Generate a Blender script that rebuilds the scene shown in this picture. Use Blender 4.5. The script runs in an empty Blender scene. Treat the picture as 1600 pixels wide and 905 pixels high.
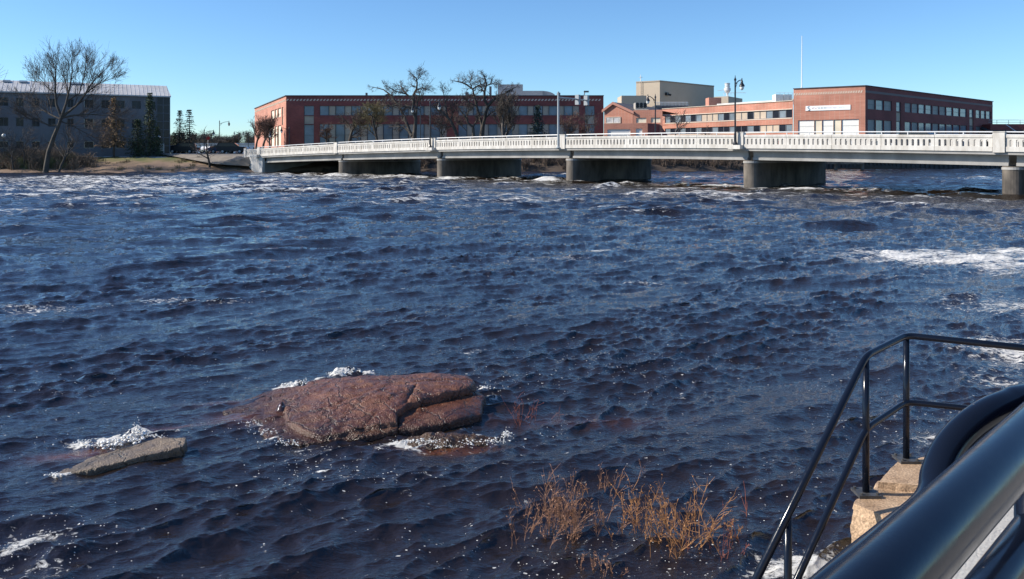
import bpy, bmesh, math, random
import numpy as np
from mathutils import Vector

R = math.radians
SC = bpy.context.scene
COL = SC.collection

# ------------------------------------------------------------------ camera, sky, sun, exposure
EYE = 2.68                      # height of the lens above the river
F = 1268.0                      # focal length in photo pixels (1600 wide)
HY = 240.0                      # image row of the horizon: level camera, lens shifted down
cam_d = bpy.data.cameras.new('camera')
cam = bpy.data.objects.new('camera', cam_d)
COL.objects.link(cam)
cam.location = (0, 0, EYE)
cam.rotation_euler = (R(90), 0, 0)
cam_d.sensor_width = 36.0
cam_d.lens = 36.0 * F / 1600.0
cam_d.shift_y = -(452.5 - HY) / 1600.0
cam_d.clip_start = 0.05
cam_d.clip_end = 8000
SC.camera = cam

SUN_EL = R(33)
SUN_AZ = R(-91.5)                 # clockwise from +Y: the sun stands straight to the left
sd = Vector((math.sin(SUN_AZ) * math.cos(SUN_EL), math.cos(SUN_AZ) * math.cos(SUN_EL), math.sin(SUN_EL)))
W = bpy.data.worlds.new('World')
SC.world = W
W.use_nodes = True
wn, wl = W.node_tree.nodes, W.node_tree.links
wn.clear()
wo = wn.new('ShaderNodeOutputWorld')
wb = wn.new('ShaderNodeBackground')
sky = wn.new('ShaderNodeTexSky')
sky.sky_type = 'NISHITA'
sky.sun_disc = False
sky.sun_elevation = SUN_EL
sky.sun_rotation = SUN_AZ
sky.air_density = 0.9
sky.dust_density = 0.1
sky.ozone_density = 1.4
wb.inputs['Strength'].default_value = 0.10
hs = wn.new('ShaderNodeHueSaturation'); hs.inputs['Saturation'].default_value = 1.05
wt = wn.new('ShaderNodeMix'); wt.data_type = 'RGBA'; wt.blend_type = 'MULTIPLY'; wt.inputs[0].default_value = 1.0; wt.inputs[7].default_value = (0.68, 0.94, 1.20, 1)   # cool white balance of the phone
wl.new(sky.outputs[0], hs.inputs['Color']); wl.new(hs.outputs[0], wt.inputs[6]); wl.new(wt.outputs[2], wb.inputs['Color'])
wl.new(wb.outputs[0], wo.inputs['Surface'])

sun_d = bpy.data.lights.new('sun', 'SUN')
sun_d.energy = 5.0
sun_d.angle = R(0.53)
sun_d.color = (1.0, 0.93, 0.82)
sun = bpy.data.objects.new('sun', sun_d)
COL.objects.link(sun)
sun.rotation_euler = sd.to_track_quat('Z', 'Y').to_euler()
sun.location = (-60, 10, 60)

vs = SC.view_settings
vs.view_transform = 'Standard'
vs.look = 'None'
vs.exposure = 0.50
vs.gamma = 1.0
vs.use_curve_mapping = False

# ------------------------------------------------------------------ pixel <-> world helpers (photo 1600x905)
CT, ST = 1.0, 0.0
def ray(px, py):
    a = (px - 800.0) / F; b = (HY - py) / F
    return Vector((a, CT + b * ST, b * CT - ST))
def PY(px, py, Y):              # the point a pixel shows when it stands Y metres ahead
    r = ray(px, py); k = Y / r.y
    return Vector((r.x * k, Y, EYE + r.z * k))
def PZ(px, py, z=0.0):          # the point a pixel shows when it stands z metres above the river
    r = ray(px, py); k = (z - EYE) / r.z
    return Vector((r.x * k, r.y * k, z))
def ZY(py, Y):                  # height of an image row at distance Y
    return PY(800, py, Y).z

# ------------------------------------------------------------------ mesh collector
class MB:
    def __init__(s): s.v = []; s.f = []
    def add(s, vs_, fs_):
        o = len(s.v); s.v.extend([tuple(v) for v in vs_]); s.f.extend([tuple(i + o for i in f) for f in fs_]); return s
    def box(s, c, half, ax=None):
        c = Vector(c)
        if ax is None: ax = (Vector((1,0,0)), Vector((0,1,0)), Vector((0,0,1)))
        a, b, d = [Vector(ax[i]) * half[i] for i in range(3)]
        P = [c + a*i + b*j + d*k for k in (-1,1) for j in (-1,1) for i in (-1,1)]
        return s.add(P, [(0,2,3,1),(4,5,7,6),(0,1,5,4),(2,6,7,3),(0,4,6,2),(1,3,7,5)])
    def tube(s, pts, rad, n=8, cap=True):
        pts = [Vector(p) for p in pts]
        if not hasattr(rad, '__len__'): rad = [rad] * len(pts)
        o = len(s.v); m = len(pts)
        up = Vector((0,0,1)); prev = None
        for i, p in enumerate(pts):
            d = (pts[min(i+1, m-1)] - pts[max(i-1, 0)])
            if d.length < 1e-9: d = Vector((0,0,1))
            d.normalize()
            if prev is None:
                a = d.cross(up)
                if a.length < 0.05: a = d.cross(Vector((1,0,0)))
            else:
                a = prev - d * prev.dot(d)
                if a.length < 1e-6: a = d.cross(Vector((1,0,0.3)))
            a.normalize(); b = d.cross(a); prev = a
            for k in range(n):
                t = 2*math.pi*k/n
                s.v.append(tuple(p + (a*math.cos(t) + b*math.sin(t)) * rad[i]))
        for i in range(m-1):
            for k in range(n):
                k2 = (k+1) % n
                s.f.append((o+i*n+k, o+(i+1)*n+k, o+(i+1)*n+k2, o+i*n+k2))
        if cap:
            s.f.append(tuple(o+k for k in range(n)))
            s.f.append(tuple(o+(m-1)*n+n-1-k for k in range(n)))
        return s
    def prism(s, outline, O, u, w, n, th):   # outline (a, b) in the frame u, w starting at O, extruded th along n
        O, u, w, n = Vector(O), Vector(u), Vector(w), Vector(n)
        P = [O + u*a + w*b for a, b in outline]; m = len(P)
        Q = [p + n*th for p in P]
        return s.add(P + Q, [tuple(range(m)), tuple(range(2*m-1, m-1, -1))] +
                     [(i, m+i, m+(i+1) % m, (i+1) % m) for i in range(m)])
    def lathe(s, prof, c, n=16):             # profile (radius, z) about a vertical axis at c
        o = len(s.v); m = len(prof)
        for r_, z in prof:
            for k in range(n):
                t = 2*math.pi*k/n
                s.v.append((c[0]+r_*math.cos(t), c[1]+r_*math.sin(t), c[2]+z))
        for i in range(m-1):
            for k in range(n):
                k2 = (k+1) % n
                s.f.append((o+i*n+k, o+i*n+k2, o+(i+1)*n+k2, o+(i+1)*n+k))
        s.f.append(tuple(o+n-1-k for k in range(n))); s.f.append(tuple(o+(m-1)*n+k for k in range(n)))
        return s

def root_loc(p):
    while p.parent: p = p.parent
    return Vector(p.location)

def build(name, mb, material, parent=None, loc=None, smooth=False, fixn=True):
    base = root_loc(parent) if parent is not None else Vector(loc or (0,0,0))
    me = bpy.data.meshes.new(name)
    me.from_pydata([(v[0]-base.x, v[1]-base.y, v[2]-base.z) for v in mb.v], [], mb.f)
    if fixn:
        bm = bmesh.new(); bm.from_mesh(me); bmesh.ops.recalc_face_normals(bm, faces=bm.faces[:]); bm.to_mesh(me); bm.free()
    if smooth: me.polygons.foreach_set('use_smooth', [True]*len(me.polygons))
    me.materials.append(material)
    o = bpy.data.objects.new(name, me); COL.objects.link(o)
    if parent is not None: o.parent = parent
    else: o.location = base
    return o

def tag(o, label=None, cat=None, group=None, kind=None):
    if label: o['label'] = label
    if cat: o['category'] = cat
    if group: o['group'] = group
    if kind: o['kind'] = kind
    return o

def thing(name, label, cat, loc, group=None):
    o = bpy.data.objects.new(name, None); COL.objects.link(o)
    o.location = loc; o.empty_display_size = 0.2
    return tag(o, label, cat, group)

def copy_tree(o, parent=None):
    c = o.copy(); COL.objects.link(c); c.parent = parent
    for ch in list(o.children): copy_tree(ch, c)
    return c

# ------------------------------------------------------------------ materials
MATS = {}
def mat(name, col, rough=0.7, var=0.0, scale=3.0, col2=None, bump=0.0, bscale=None, metal=0.0, spec=0.5, stretch=None, coat=0.0):
    if name in MATS: return MATS[name]
    m = bpy.data.materials.new(name); m.use_nodes = True
    nt = m.node_tree; N, L = nt.nodes, nt.links
    b = N['Principled BSDF']
    b.inputs['Base Color'].default_value = (*col, 1); b.inputs['Roughness'].default_value = rough
    b.inputs['Metallic'].default_value = metal; b.inputs['Specular IOR Level'].default_value = spec
    if coat: b.inputs['Coat Weight'].default_value = coat; b.inputs['Coat Roughness'].default_value = 0.05
    if var or col2 or bump:
        g = N.new('ShaderNodeTexCoord')
        src = g.outputs['Object']
        if stretch:
            mp = N.new('ShaderNodeMapping'); mp.inputs['Scale'].default_value = stretch
            L.new(src, mp.inputs['Vector']); src = mp.outputs[0]
    if var or col2:
        n1 = N.new('ShaderNodeTexNoise'); n1.inputs['Scale'].default_value = scale; n1.inputs['Detail'].default_value = 6; n1.inputs['Roughness'].default_value = 0.62
        L.new(src, n1.inputs['Vector'])
        rp = N.new('ShaderNodeValToRGB')
        c2 = col2 or tuple(min(1, c*(1+var)) for c in col)
        c1 = col if col2 else tuple(c*(1-var) for c in col)
        rp.color_ramp.elements[0].position = 0.33; rp.color_ramp.elements[1].position = 0.67
        rp.color_ramp.elements[0].color = (*c1, 1); rp.color_ramp.elements[1].color = (*c2, 1)
        L.new(n1.outputs[0], rp.inputs[0]); L.new(rp.outputs[0], b.inputs['Base Color'])
    if bump:
        n2 = N.new('ShaderNodeTexNoise'); n2.inputs['Scale'].default_value = bscale or scale*4; n2.inputs['Detail'].default_value = 5
        L.new(src, n2.inputs['Vector'])
        bp = N.new('ShaderNodeBump'); bp.inputs['Strength'].default_value = bump; bp.inputs['Distance'].default_value = 0.02
        L.new(n2.outputs[0], bp.inputs['Height']); L.new(bp.outputs[0], b.inputs['Normal'])
    MATS[name] = m
    return m

def brick_mat(name, c1, c2, cm, scale=1.0):
    m = bpy.data.materials.new(name); m.use_nodes = True
    N, L = m.node_tree.nodes, m.node_tree.links
    b = N['Principled BSDF']; b.inputs['Roughness'].default_value = 0.85
    tc = N.new('ShaderNodeTexCoord'); sx = N.new('ShaderNodeSeparateXYZ'); L.new(tc.outputs['Object'], sx.inputs[0])
    ad = N.new('ShaderNodeMath'); ad.operation = 'ADD'; L.new(sx.outputs[0], ad.inputs[0]); L.new(sx.outputs[1], ad.inputs[1])
    cx = N.new('ShaderNodeCombineXYZ'); L.new(ad.outputs[0], cx.inputs[0]); L.new(sx.outputs[2], cx.inputs[1])
    br = N.new('ShaderNodeTexBrick'); br.inputs['Scale'].default_value = scale
    br.inputs['Brick Width'].default_value = 0.42; br.inputs['Row Height'].default_value = 0.14; br.inputs['Mortar Size'].default_value = 0.012
    br.inputs['Color1'].default_value = (*c1, 1); br.inputs['Color2'].default_value = (*c2, 1); br.inputs['Mortar'].default_value = (*cm, 1)
    L.new(cx.outputs[0], br.inputs['Vector'])
    nz = N.new('ShaderNodeTexNoise'); nz.inputs['Scale'].default_value = 0.25; nz.inputs['Detail'].default_value = 6
    L.new(tc.outputs['Object'], nz.inputs['Vector'])
    mr = N.new('ShaderNodeMapRange'); mr.inputs[1].default_value = 0.3; mr.inputs[2].default_value = 0.7; mr.inputs[3].default_value = 0.78; mr.inputs[4].default_value = 1.2
    L.new(nz.outputs[0], mr.inputs[0])
    mx = N.new('ShaderNodeMix'); mx.data_type = 'RGBA'; mx.blend_type = 'MULTIPLY'; mx.inputs[0].default_value = 1
    cb = N.new('ShaderNodeCombineColor')
    for i in range(3): L.new(mr.outputs[0], cb.inputs[i])
    L.new(br.outputs[0], mx.inputs[6]); L.new(cb.outputs[0], mx.inputs[7]); L.new(mx.outputs[2], b.inputs['Base Color'])
    return m

M_brick = brick_mat('red_brick_shaded', (0.25,0.058,0.050), (0.19,0.044,0.040), (0.24,0.11,0.095))  # brick tone for walls turned from the sun, their shade included in the colour
M_brick2 = brick_mat('red_brick_sunlit', (0.50,0.20,0.135), (0.42,0.16,0.105), (0.46,0.31,0.24))  # same brick for sun-facing walls, the sunlight painted in as a paler salmon
M_white_conc = mat('white_painted_concrete', (0.46,0.425,0.375), 0.8, col2=(0.66,0.63,0.585), scale=2.2, bump=0.2, stretch=(1,1,0.3))
M_conc = mat('grey_concrete', (0.25,0.24,0.225), 0.85, col2=(0.37,0.355,0.335), scale=0.8, bump=0.3, stretch=(1,1,0.35))
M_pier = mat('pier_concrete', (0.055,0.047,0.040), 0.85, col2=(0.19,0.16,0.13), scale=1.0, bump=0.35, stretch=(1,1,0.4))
M_steel = mat('galvanised_steel', (0.62,0.62,0.62), 0.4, metal=0.0)
M_black_pole = mat('black_pole_paint', (0.012,0.013,0.018), 0.35)
M_globe = mat('frosted_globe', (0.75,0.75,0.72), 0.3)
M_frame = mat('window_frame', (0.10,0.11,0.13), 0.5)
M_glass = mat('shaded_window_glass', (0.19,0.235,0.27), 0.15, var=0.25, scale=0.35, spec=0.35)
M_glass2 = mat('dark_window_glass', (0.018,0.022,0.032), 0.15, var=0.4, scale=0.4, spec=0.25)
M_blind = mat('beige_blind_panel', (0.47,0.38,0.29), 0.7, var=0.12, scale=0.5)
M_blind2 = mat('pale_blind_panel', (0.70,0.62,0.48), 0.7, var=0.1, scale=0.5)
M_trim = mat('pale_stone_trim', (0.62,0.52,0.42), 0.8, var=0.1)
M_cream = mat('cream_cladding', (0.46,0.375,0.28), 0.75, col2=(0.50,0.41,0.31), scale=0.3)
M_roofgrey = mat('grey_roofing', (0.10,0.10,0.11), 0.9, var=0.25, scale=0.5)
M_roofpale = mat('pale_roofing', (0.48,0.47,0.45), 0.8, var=0.15, scale=0.4)
M_metalroof = mat('pale_metal_roof', (0.50,0.48,0.46), 0.5, col2=(0.62,0.60,0.58), scale=0.6)
M_greywall = mat('dark_grey_cladding', (0.175,0.175,0.185), 0.8, var=0.15, scale=0.3)
M_doorwhite = mat('white_door', (0.78,0.76,0.71), 0.6, var=0.05)
M_silver = mat('silver_duct', (0.66,0.66,0.66), 0.35, var=0.1)
M_bark = mat('dark_bark', (0.055,0.045,0.038), 0.95, col2=(0.10,0.085,0.07), scale=1.5)
M_barkgrey = mat('grey_bark', (0.085,0.075,0.068), 0.95, col2=(0.16,0.14,0.125), scale=1.5)
M_twig = mat('grey_brown_twigs', (0.10,0.080,0.065), 0.95, var=0.3, scale=0.6)
M_twigdark = mat('dark_twigs', (0.09,0.072,0.06), 0.95, var=0.3, scale=0.6)
M_twigred = mat('reddish_twigs', (0.13,0.075,0.058), 0.95, var=0.3, scale=0.6)
M_twiggrn = mat('budding_twigs', (0.15,0.125,0.06), 0.95, var=0.3, scale=0.6)
M_needle = mat('spruce_needles', (0.030,0.050,0.024), 0.9, col2=(0.06,0.085,0.04), scale=1.2)
M_needleb = mat('blue_green_needles', (0.035,0.055,0.045), 0.9, col2=(0.07,0.095,0.075), scale=1.2)
M_larch = mat('tan_larch_twigs', (0.19,0.12,0.06), 0.95, col2=(0.28,0.18,0.09), scale=1.0)
M_black = mat('black_gloss_paint', (0.006,0.009,0.018), 0.2, bump=0.015, bscale=220, spec=0.27)
def wear_black(m):
    N, L = m.node_tree.nodes, m.node_tree.links; b = N['Principled BSDF']; tc = N.new('ShaderNodeTexCoord')
    n = N.new('ShaderNodeTexNoise'); n.inputs['Scale'].default_value = 14; n.inputs['Detail'].default_value = 7; n.inputs['Roughness'].default_value = 0.7; L.new(tc.outputs['Object'], n.inputs['Vector'])
    r_ = N.new('ShaderNodeMapRange'); r_.inputs[1].default_value = 0.4; r_.inputs[2].default_value = 0.68; r_.inputs[3].default_value = 0.10; r_.inputs[4].default_value = 0.26; L.new(n.outputs[0], r_.inputs[0]); L.new(r_.outputs[0], b.inputs['Roughness'])
    v = N.new('ShaderNodeTexVoronoi'); v.inputs['Scale'].default_value = 60; v.feature = 'F1'; L.new(tc.outputs['Object'], v.inputs['Vector']); sc_ = N.new('ShaderNodeSeparateColor'); L.new(v.outputs['Color'], sc_.inputs[0])
    a = N.new('ShaderNodeMath'); a.operation = 'LESS_THAN'; L.new(sc_.outputs[0], a.inputs[0]); a.inputs[1].default_value = 0.05
    d = N.new('ShaderNodeMath'); d.operation = 'LESS_THAN'; L.new(v.outputs['Distance'], d.inputs[0]); d.inputs[1].default_value = 0.11
    c = N.new('ShaderNodeMath'); c.operation = 'MULTIPLY'; L.new(a.outputs[0], c.inputs[0]); L.new(d.outputs[0], c.inputs[1])
    mx = N.new('ShaderNodeMix'); mx.data_type = 'RGBA'; L.new(c.outputs[0], mx.inputs[0]); mx.inputs[6].default_value = (0.006,0.009,0.018,1); mx.inputs[7].default_value = (0.10,0.085,0.07,1); L.new(mx.outputs[2], b.inputs['Base Color'])
wear_black(M_black)
M_asphalt = mat('asphalt', (0.07,0.07,0.07), 0.9, var=0.3, scale=0.4)
M_path = mat('pale_path_concrete', (0.45,0.43,0.40), 0.9, var=0.15, scale=0.5)

# ------------------------------------------------------------------ numpy noise
def _hash(ix, iy, seed):
    h = (ix.astype(np.int64) * 374761393 + iy.astype(np.int64) * 668265263 + seed * 2147483647) & 0xffffffff
    h = ((h ^ (h >> 13)) * 1274126177) & 0xffffffff
    h = (h ^ (h >> 16)) & 0xffffffff
    return h.astype(np.float64) / 4294967295.0
def vnoise(x, y, seed=0):
    ix, iy = np.floor(x), np.floor(y); fx, fy = x - ix, y - iy
    fx = fx*fx*fx*(fx*(fx*6-15)+10); fy = fy*fy*fy*(fy*(fy*6-15)+10)
    a = _hash(ix, iy, seed); b = _hash(ix+1, iy, seed); c = _hash(ix, iy+1, seed); d = _hash(ix+1, iy+1, seed)
    return (a*(1-fx)+b*fx)*(1-fy) + (c*(1-fx)+d*fx)*fy
def fbm(x, y, octv=4, seed=0, gain=0.5):
    s = 0; a = 1.0; t = 0
    for k in range(octv):
        s = s + a * (vnoise(x*2**k + 17.3*k, y*2**k - 9.1*k, seed+k) - 0.5); t += a; a *= gain
    return s / t * 2.0
def smooth(e0, e1, x):
    t = np.clip((x-e0)/(e1-e0), 0, 1); return t*t*(3-2*t)

def grid_mesh(name, P, material, mask=None, attrs=None, parent=None, loc=(0,0,0), smooth_=True):
    """P: (rows, cols, 3) array -> one quad sheet"""
    nr, nc = P.shape[:2]
    base = Vector(loc) if parent is None else root_loc(parent)
    co = (P.reshape(-1, 3) - np.array(base)).astype(np.float32)
    idx = np.arange(nr*nc).reshape(nr, nc)
    q = np.stack([idx[:-1,:-1], idx[:-1,1:], idx[1:,1:], idx[1:,:-1]], -1).reshape(-1, 4)
    if mask is not None:
        q = q[mask[q].any(1)]
        used = np.unique(q); remap = np.full(nr*nc, -1); remap[used] = np.arange(len(used)); q = remap[q]; co = co[used]
    else: used = None
    me = bpy.data.meshes.new(name)
    me.vertices.add(len(co)); me.vertices.foreach_set('co', co.ravel())
    me.loops.add(q.size); me.loops.foreach_set('vertex_index', q.ravel().astype(np.int32))
    me.polygons.add(len(q)); me.polygons.foreach_set('loop_start', np.arange(0, q.size, 4, dtype=np.int32))
    try: me.polygons.foreach_set('loop_total', np.full(len(q), 4, dtype=np.int32))
    except Exception: pass
    me.polygons.foreach_set('use_smooth', np.full(len(q), smooth_))
    me.update(calc_edges=True); me.validate()
    for k, v in (attrs or {}).items():
        a = me.attributes.new(k, 'FLOAT', 'POINT'); vv = v.ravel()
        if used is not None: vv = vv[used]
        a.data.foreach_set('value', vv.astype(np.float32))
    me.materials.append(material)
    o = bpy.data.objects.new(name, me); COL.objects.link(o)
    if parent is not None: o.parent = parent
    else: o.location = base
    return o

# ------------------------------------------------------------------ river
def fft_tile(N, L, lam0, lam1, wind, spread, slope, seed, p=3.2, chop=1.0):
    rng = np.random.default_rng(seed)
    k1 = np.fft.fftfreq(N, L/N) * 2*np.pi
    kx, ky = np.meshgrid(k1, k1); k = np.hypot(kx, ky); k[0,0] = 1e-6
    lam = 2*np.pi/k
    S = k**(-p) * np.exp(-(lam/lam1)**4) * np.exp(-(lam0/lam)**4 * 0.5)
    cosw = (kx*math.cos(wind) + ky*math.sin(wind))/k
    S = S * (spread + (1-spread)*np.abs(cosw)**9); S[0,0] = 0
    h = np.sqrt(S) * (rng.normal(size=(N,N)) + 1j*rng.normal(size=(N,N)))
    H = np.fft.ifft2(h).real; sx = np.fft.ifft2(1j*kx*h).real; sy = np.fft.ifft2(1j*ky*h).real
    g = slope / math.sqrt((sx**2+sy**2).mean())
    Dx = np.fft.ifft2(1j*kx/k*h).real*g*chop; Dy = np.fft.ifft2(1j*ky/k*h).real*g*chop
    return np.stack([Dx, Dy, H*g], -1), L
def samp(tile, x, y, rot=0.0, ox=0.0, oy=0.0, sc=1.0):
    T, L = tile; N = T.shape[0]
    c, s = math.cos(rot), math.sin(rot)
    u = ((x*c + y*s)/sc + ox)/L*N; v = ((-x*s + y*c)/sc + oy)/L*N
    iu, iv = np.floor(u).astype(int), np.floor(v).astype(int); fu, fv = (u-iu)[...,None], (v-iv)[...,None]
    a = T[iv%N, iu%N]*(1-fu) + T[iv%N, (iu+1)%N]*fu; b = T[(iv+1)%N, iu%N]*(1-fu) + T[(iv+1)%N, (iu+1)%N]*fu
    D = (a*(1-fv) + b*fv)*sc
    out = D.copy(); out[...,0] = D[...,0]*c - D[...,1]*s; out[...,1] = D[...,0]*s + D[...,1]*c
    return out

WIND = R(106)
T_big = fft_tile(512, 71.0, 2.2, 9.0, WIND, 0.20, 0.15, 3, p=3.6, chop=1.0)
T_mid = fft_tile(512, 23.0, 0.45, 3.0, R(112), 0.06, 0.20, 7, p=3.6, chop=1.25)
T_mid2 = fft_tile(512, 41.0, 1.3, 5.0, WIND, 0.09, 0.20, 17, p=3.4, chop=1.3)
T_small = fft_tile(512, 6.1, 0.08, 0.60, R(122), 0.045, 0.25, 11, p=3.6, chop=1.3)

rr = [2.2]
while rr[-1] < 160:
    r_ = rr[-1]; rr.append(r_ + min(max(0.016, r_*r_/(EYE*800)*0.62), 0.20))
rr += [175, 200, 260, 400, 700, 1300, 2500]
rr = np.array(rr)
fine = np.linspace(R(-41), R(41), 1500)
an = np.concatenate([np.linspace(R(-135), R(-41.5), 60), fine, np.linspace(R(41.5), R(135), 60)])
RR, AN = np.meshgrid(rr, an, indexing='ij')
GX, GY = RR*np.sin(AN), RR*np.cos(AN)
far = smooth(22, 55, RR)
patchn = fbm(GX/9.0, GY/14.0, 3, 5)
amp_big = 0.18 + 0.58*far*(0.75 + 0.9*np.clip(patchn+0.25, 0, 1))
amp_big *= 1 - 0.6*smooth(112, 135, RR)
D = samp(T_big, GX, GY, 0.0)*amp_big[...,None]
lod_mid = 1 - 0.45*smooth(60, 140, RR)
FS, FC = GX*0.62+GY*0.78, -GX*0.78+GY*0.62            # along and across the current
gust = np.clip(0.88 + 0.5*fbm(FS/11.0, FC/3.2, 4, 21), 0.5, 1.3)
D += samp(T_mid, GX, GY, 0.09)*((0.42 + 0.35*smooth(9,22,RR))*(1-smooth(38,75,RR))*gust)[...,None]
D += samp(T_mid2, GX, GY, 0.05)*(smooth(12,45,RR)*lod_mid*0.78*gust)[...,None]
lod_s = 1 - smooth(18, 50, RR)
gust2 = np.clip(0.95 + 0.9*fbm(FS/4.5, FC/1.1, 4, 33), 0.45, 1.45)
D += samp(T_small, GX, GY, -0.12)*(lod_s*gust2*0.95)[...,None]
D += samp(T_small, GX, GY, 0.21, 2.2, 1.4, 1.37)*(lod_s*gust2*0.75)[...,None]
D *= smooth(2500, 300, RR)[...,None]
WX, WY, WZ = GX + D[...,0], GY + D[...,1], D[...,2]

# foam (how densely bubbles cover the surface), flecks and the amber of shallow water over rock
def g2(px, py): p = PZ(px, py); return p.x, p.y
def blob(px, py, rx, ry, rot=0.0):
    cx, cy = g2(px, py); c, s = math.cos(rot), math.sin(rot)
    dx, dy = WX-cx, WY-cy; u = (dx*c+dy*s)/rx; v = (-dx*s+dy*c)/ry
    return np.exp(-(u*u+v*v))
foam = np.zeros_like(WX); fleck = np.full_like(WX, 0.003); amber = np.zeros_like(WX)
streak = fbm(WX/3.2, WY/1.1, 4, 44); splash0 = fbm(WX*5, WY*5, 4, 45)
foam += (1.12+0.7*streak)*np.clip(blob(1620, 410, 4.2, 2.6, 0.0) + 0.8*blob(1500, 396, 3.2, 1.3, 0.1), 0, 1)
foam += 0.85*blob(1590, 545, 0.8, 1.5, 0.25)*(1+0.9*streak) + 0.62*blob(1610, 480, 1.5, 2.6, 0.2)*(1+0.9*streak)
foam += 0.50*blob(1440, 690, 0.5, 0.35) + 0.42*blob(1340, 655, 0.4, 0.2)+ 0.75*blob(1560, 590, 0.5, 0.6)
foam += 1.15*blob(1230, 890, 0.30, 0.18, 0.3) + 1.0*blob(1310, 880, 0.25, 0.25) + 0.5*blob(1170, 868, 0.1, 0.06)
foam += 0.62*blob(30, 850, 0.30, 0.20, 0.4)*(1+splash0) + 0.60*blob(15, 895, 0.3, 0.2)*(1+splash0)
foam += 0.32*blob(480, 715, 0.22, 0.34, 0.5) + 0.22*blob(420, 670, 0.25, 0.12) + 0.22*blob(620, 745, 0.45, 0.10, 0.2)
foam += 0.62*blob(830, 408, 2.4, 0.5, 0.15)*(1+streak) + 0.8*blob(925, 391, 1.2, 0.40, -0.1)
foam += 0.48*blob(300, 472, 1.4, 0.4)*(1+streak) + 0.48*blob(60, 485, 1.2, 0.5)*(1+streak) + 0.42*blob(540, 425, 1.3, 0.4)*(1+streak) + 0.5*blob(620, 452, 0.5, 0.25)*(1+streak) + 0.45*blob(1010, 440, 0.9, 0.3)*(1+streak)
foam += 0.45*blob(640, 690, 0.16, 0.10) + 0.5*blob(770, 690, 0.14, 0.10)
foam += 0.45*blob(735, 545, 0.3, 0.16)
rap = smooth(27, 50, RR)*(1 - smooth(104, 112, RR))
rap_n = fbm(WX/13.0, WY/9.0, 4, 61)
left_more = smooth(15, -35, WX)
s_bridge = None
cx_ = WZ/0.16
foam += rap*np.clip(0.20 + 0.36*np.clip(cx_, -0.6, 1.8) + 0.62*rap_n + 0.32*streak + 0.24*left_more, 0, 0.88)
# broken water at the upstream line of the piers
tx, ty = -0.740, 0.673; qx, qy = 0.673, 0.740
BX, BY = 31.9, 51.9
ss = (WX-BX)*tx + (WY-BY)*ty; qq = (WX-BX)*qx + (WY-BY)*qy
line = np.exp(-((qq+1.2+1.5*fbm(ss/7.0, ss*0+3.3, 3, 9))/1.8)**2)*smooth(8, 22, ss)*smooth(100, 88, ss)
foam += line*(0.26 + 0.5*streak)
WZ = WZ + 0.06*line*(0.5+np.clip(streak, -0.4, 1))
splash_n = fbm(WX*7, WY*7, 4, 123, 0.55); splash_m = fbm(WX*3.5, WY*3.5, 3, 124)
sp_h = np.zeros_like(WX)
for (px, py, r_, hgt, fo_) in ((128,692,.13,.03,.9),(150,698,.15,.05,1.2),(172,694,.16,.06,1.4),(196,688,.15,.06,1.3),(214,680,.11,.08,1.5),(232,682,.11,.05,1.1),(255,680,.08,.03,.6),(280,678,.06,.03,.5),
        (88,746,.07,.03,.9),(110,741,.06,.02,.6),(452,603,.12,.10,1.1),(470,599,.10,.08,1.0),(440,608,.10,.05,.7),(530,583,.12,.15,1.1),(553,580,.12,.16,1.1),(500,590,.10,.10,.7),(575,580,.10,.12,.7),
        (388,656,.10,.02,.6),(405,668,.10,.025,.8),(425,687,.09,.02,.8),(445,692,.08,.02,.7),(365,645,.08,.01,.4),(640,692,.09,.045,.9),(668,690,.09,.05,.9),(700,697,.09,.03,.8),(735,694,.08,.04,.9),(765,690,.09,.05,1.0),(790,680,.06,.06,1.0),(622,692,.08,.02,.9),(650,700,.10,.01,.7),(720,702,.12,.01,.8),(690,684,.08,.05,.6),(745,682,.08,.05,.8),(780,696,.09,.02,1.0),(470,700,.10,.01,.6),(505,735,.05,.01,.8),
        (755,606,.07,.05,.7),(768,618,.09,.03,.7),(752,648,.06,.02,.6),(600,700,.2,.01,.3),(440,650,.05,.12,.5)):
    g_ = blob(px, py, r_, r_*0.8); foam += 1.65*fo_*g_*np.clip(0.85 + 1.3*splash_m, 0.1, 2); sp_h += 0.7*hgt*g_*np.clip(0.8+0.9*splash_n, 0, 1.6)
WZ = WZ + sp_h
foam *= (0.85 + 0.3*fbm(WX/0.8, WY/0.8, 3, 71))
mid = smooth(11, 16, RR)*(1-smooth(35, 55, RR))
foam += mid*np.clip(0.30*(WZ/0.10-0.9) + 0.45*fbm(WX/4, WY/2.5, 4, 83) - 0.02, 0, 0.5)
near = 1 - smooth(9, 13, RR)
fleck = fleck + near*(0.26*np.clip(fbm(FS/2.2, FC/0.5, 4, 91)-0.15, 0, 1))
for b_ in ((50,850,0.5,0.35,0.55),(480,715,0.35,0.45,0.40),(600,745,0.6,0.18,0.3),(1000,870,0.8,0.3,0.20),(700,850,0.6,0.2,0.10),(860,880,0.6,0.2,0.25),
           (150,690,0.5,0.25,0.2),(420,665,0.4,0.2,0.4),(800,590,0.5,0.4,0.25),(1180,770,0.6,0.6,0.12),(1250,890,0.5,0.3,0.4),(1480,660,0.7,0.7,0.25),(700,690,0.5,0.2,0.3),(960,560,0.8,0.8,0.1)):
    fleck = fleck + b_[4]*blob(*b_[:4])
amber += 0.9*blob(385, 655, 0.36, 0.20) + 0.8*blob(700, 702, 0.42, 0.10) + 0.9*blob(115, 712, 0.30, 0.13, 0.2) + 0.7*blob(280, 668, 0.35, 0.06, 0.2) + 0.5*blob(340, 630, 0.35, 0.10) + 0.25*blob(920, 655, 0.9, 0.2)
amber = np.clip(amber, 0, 1)

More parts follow.
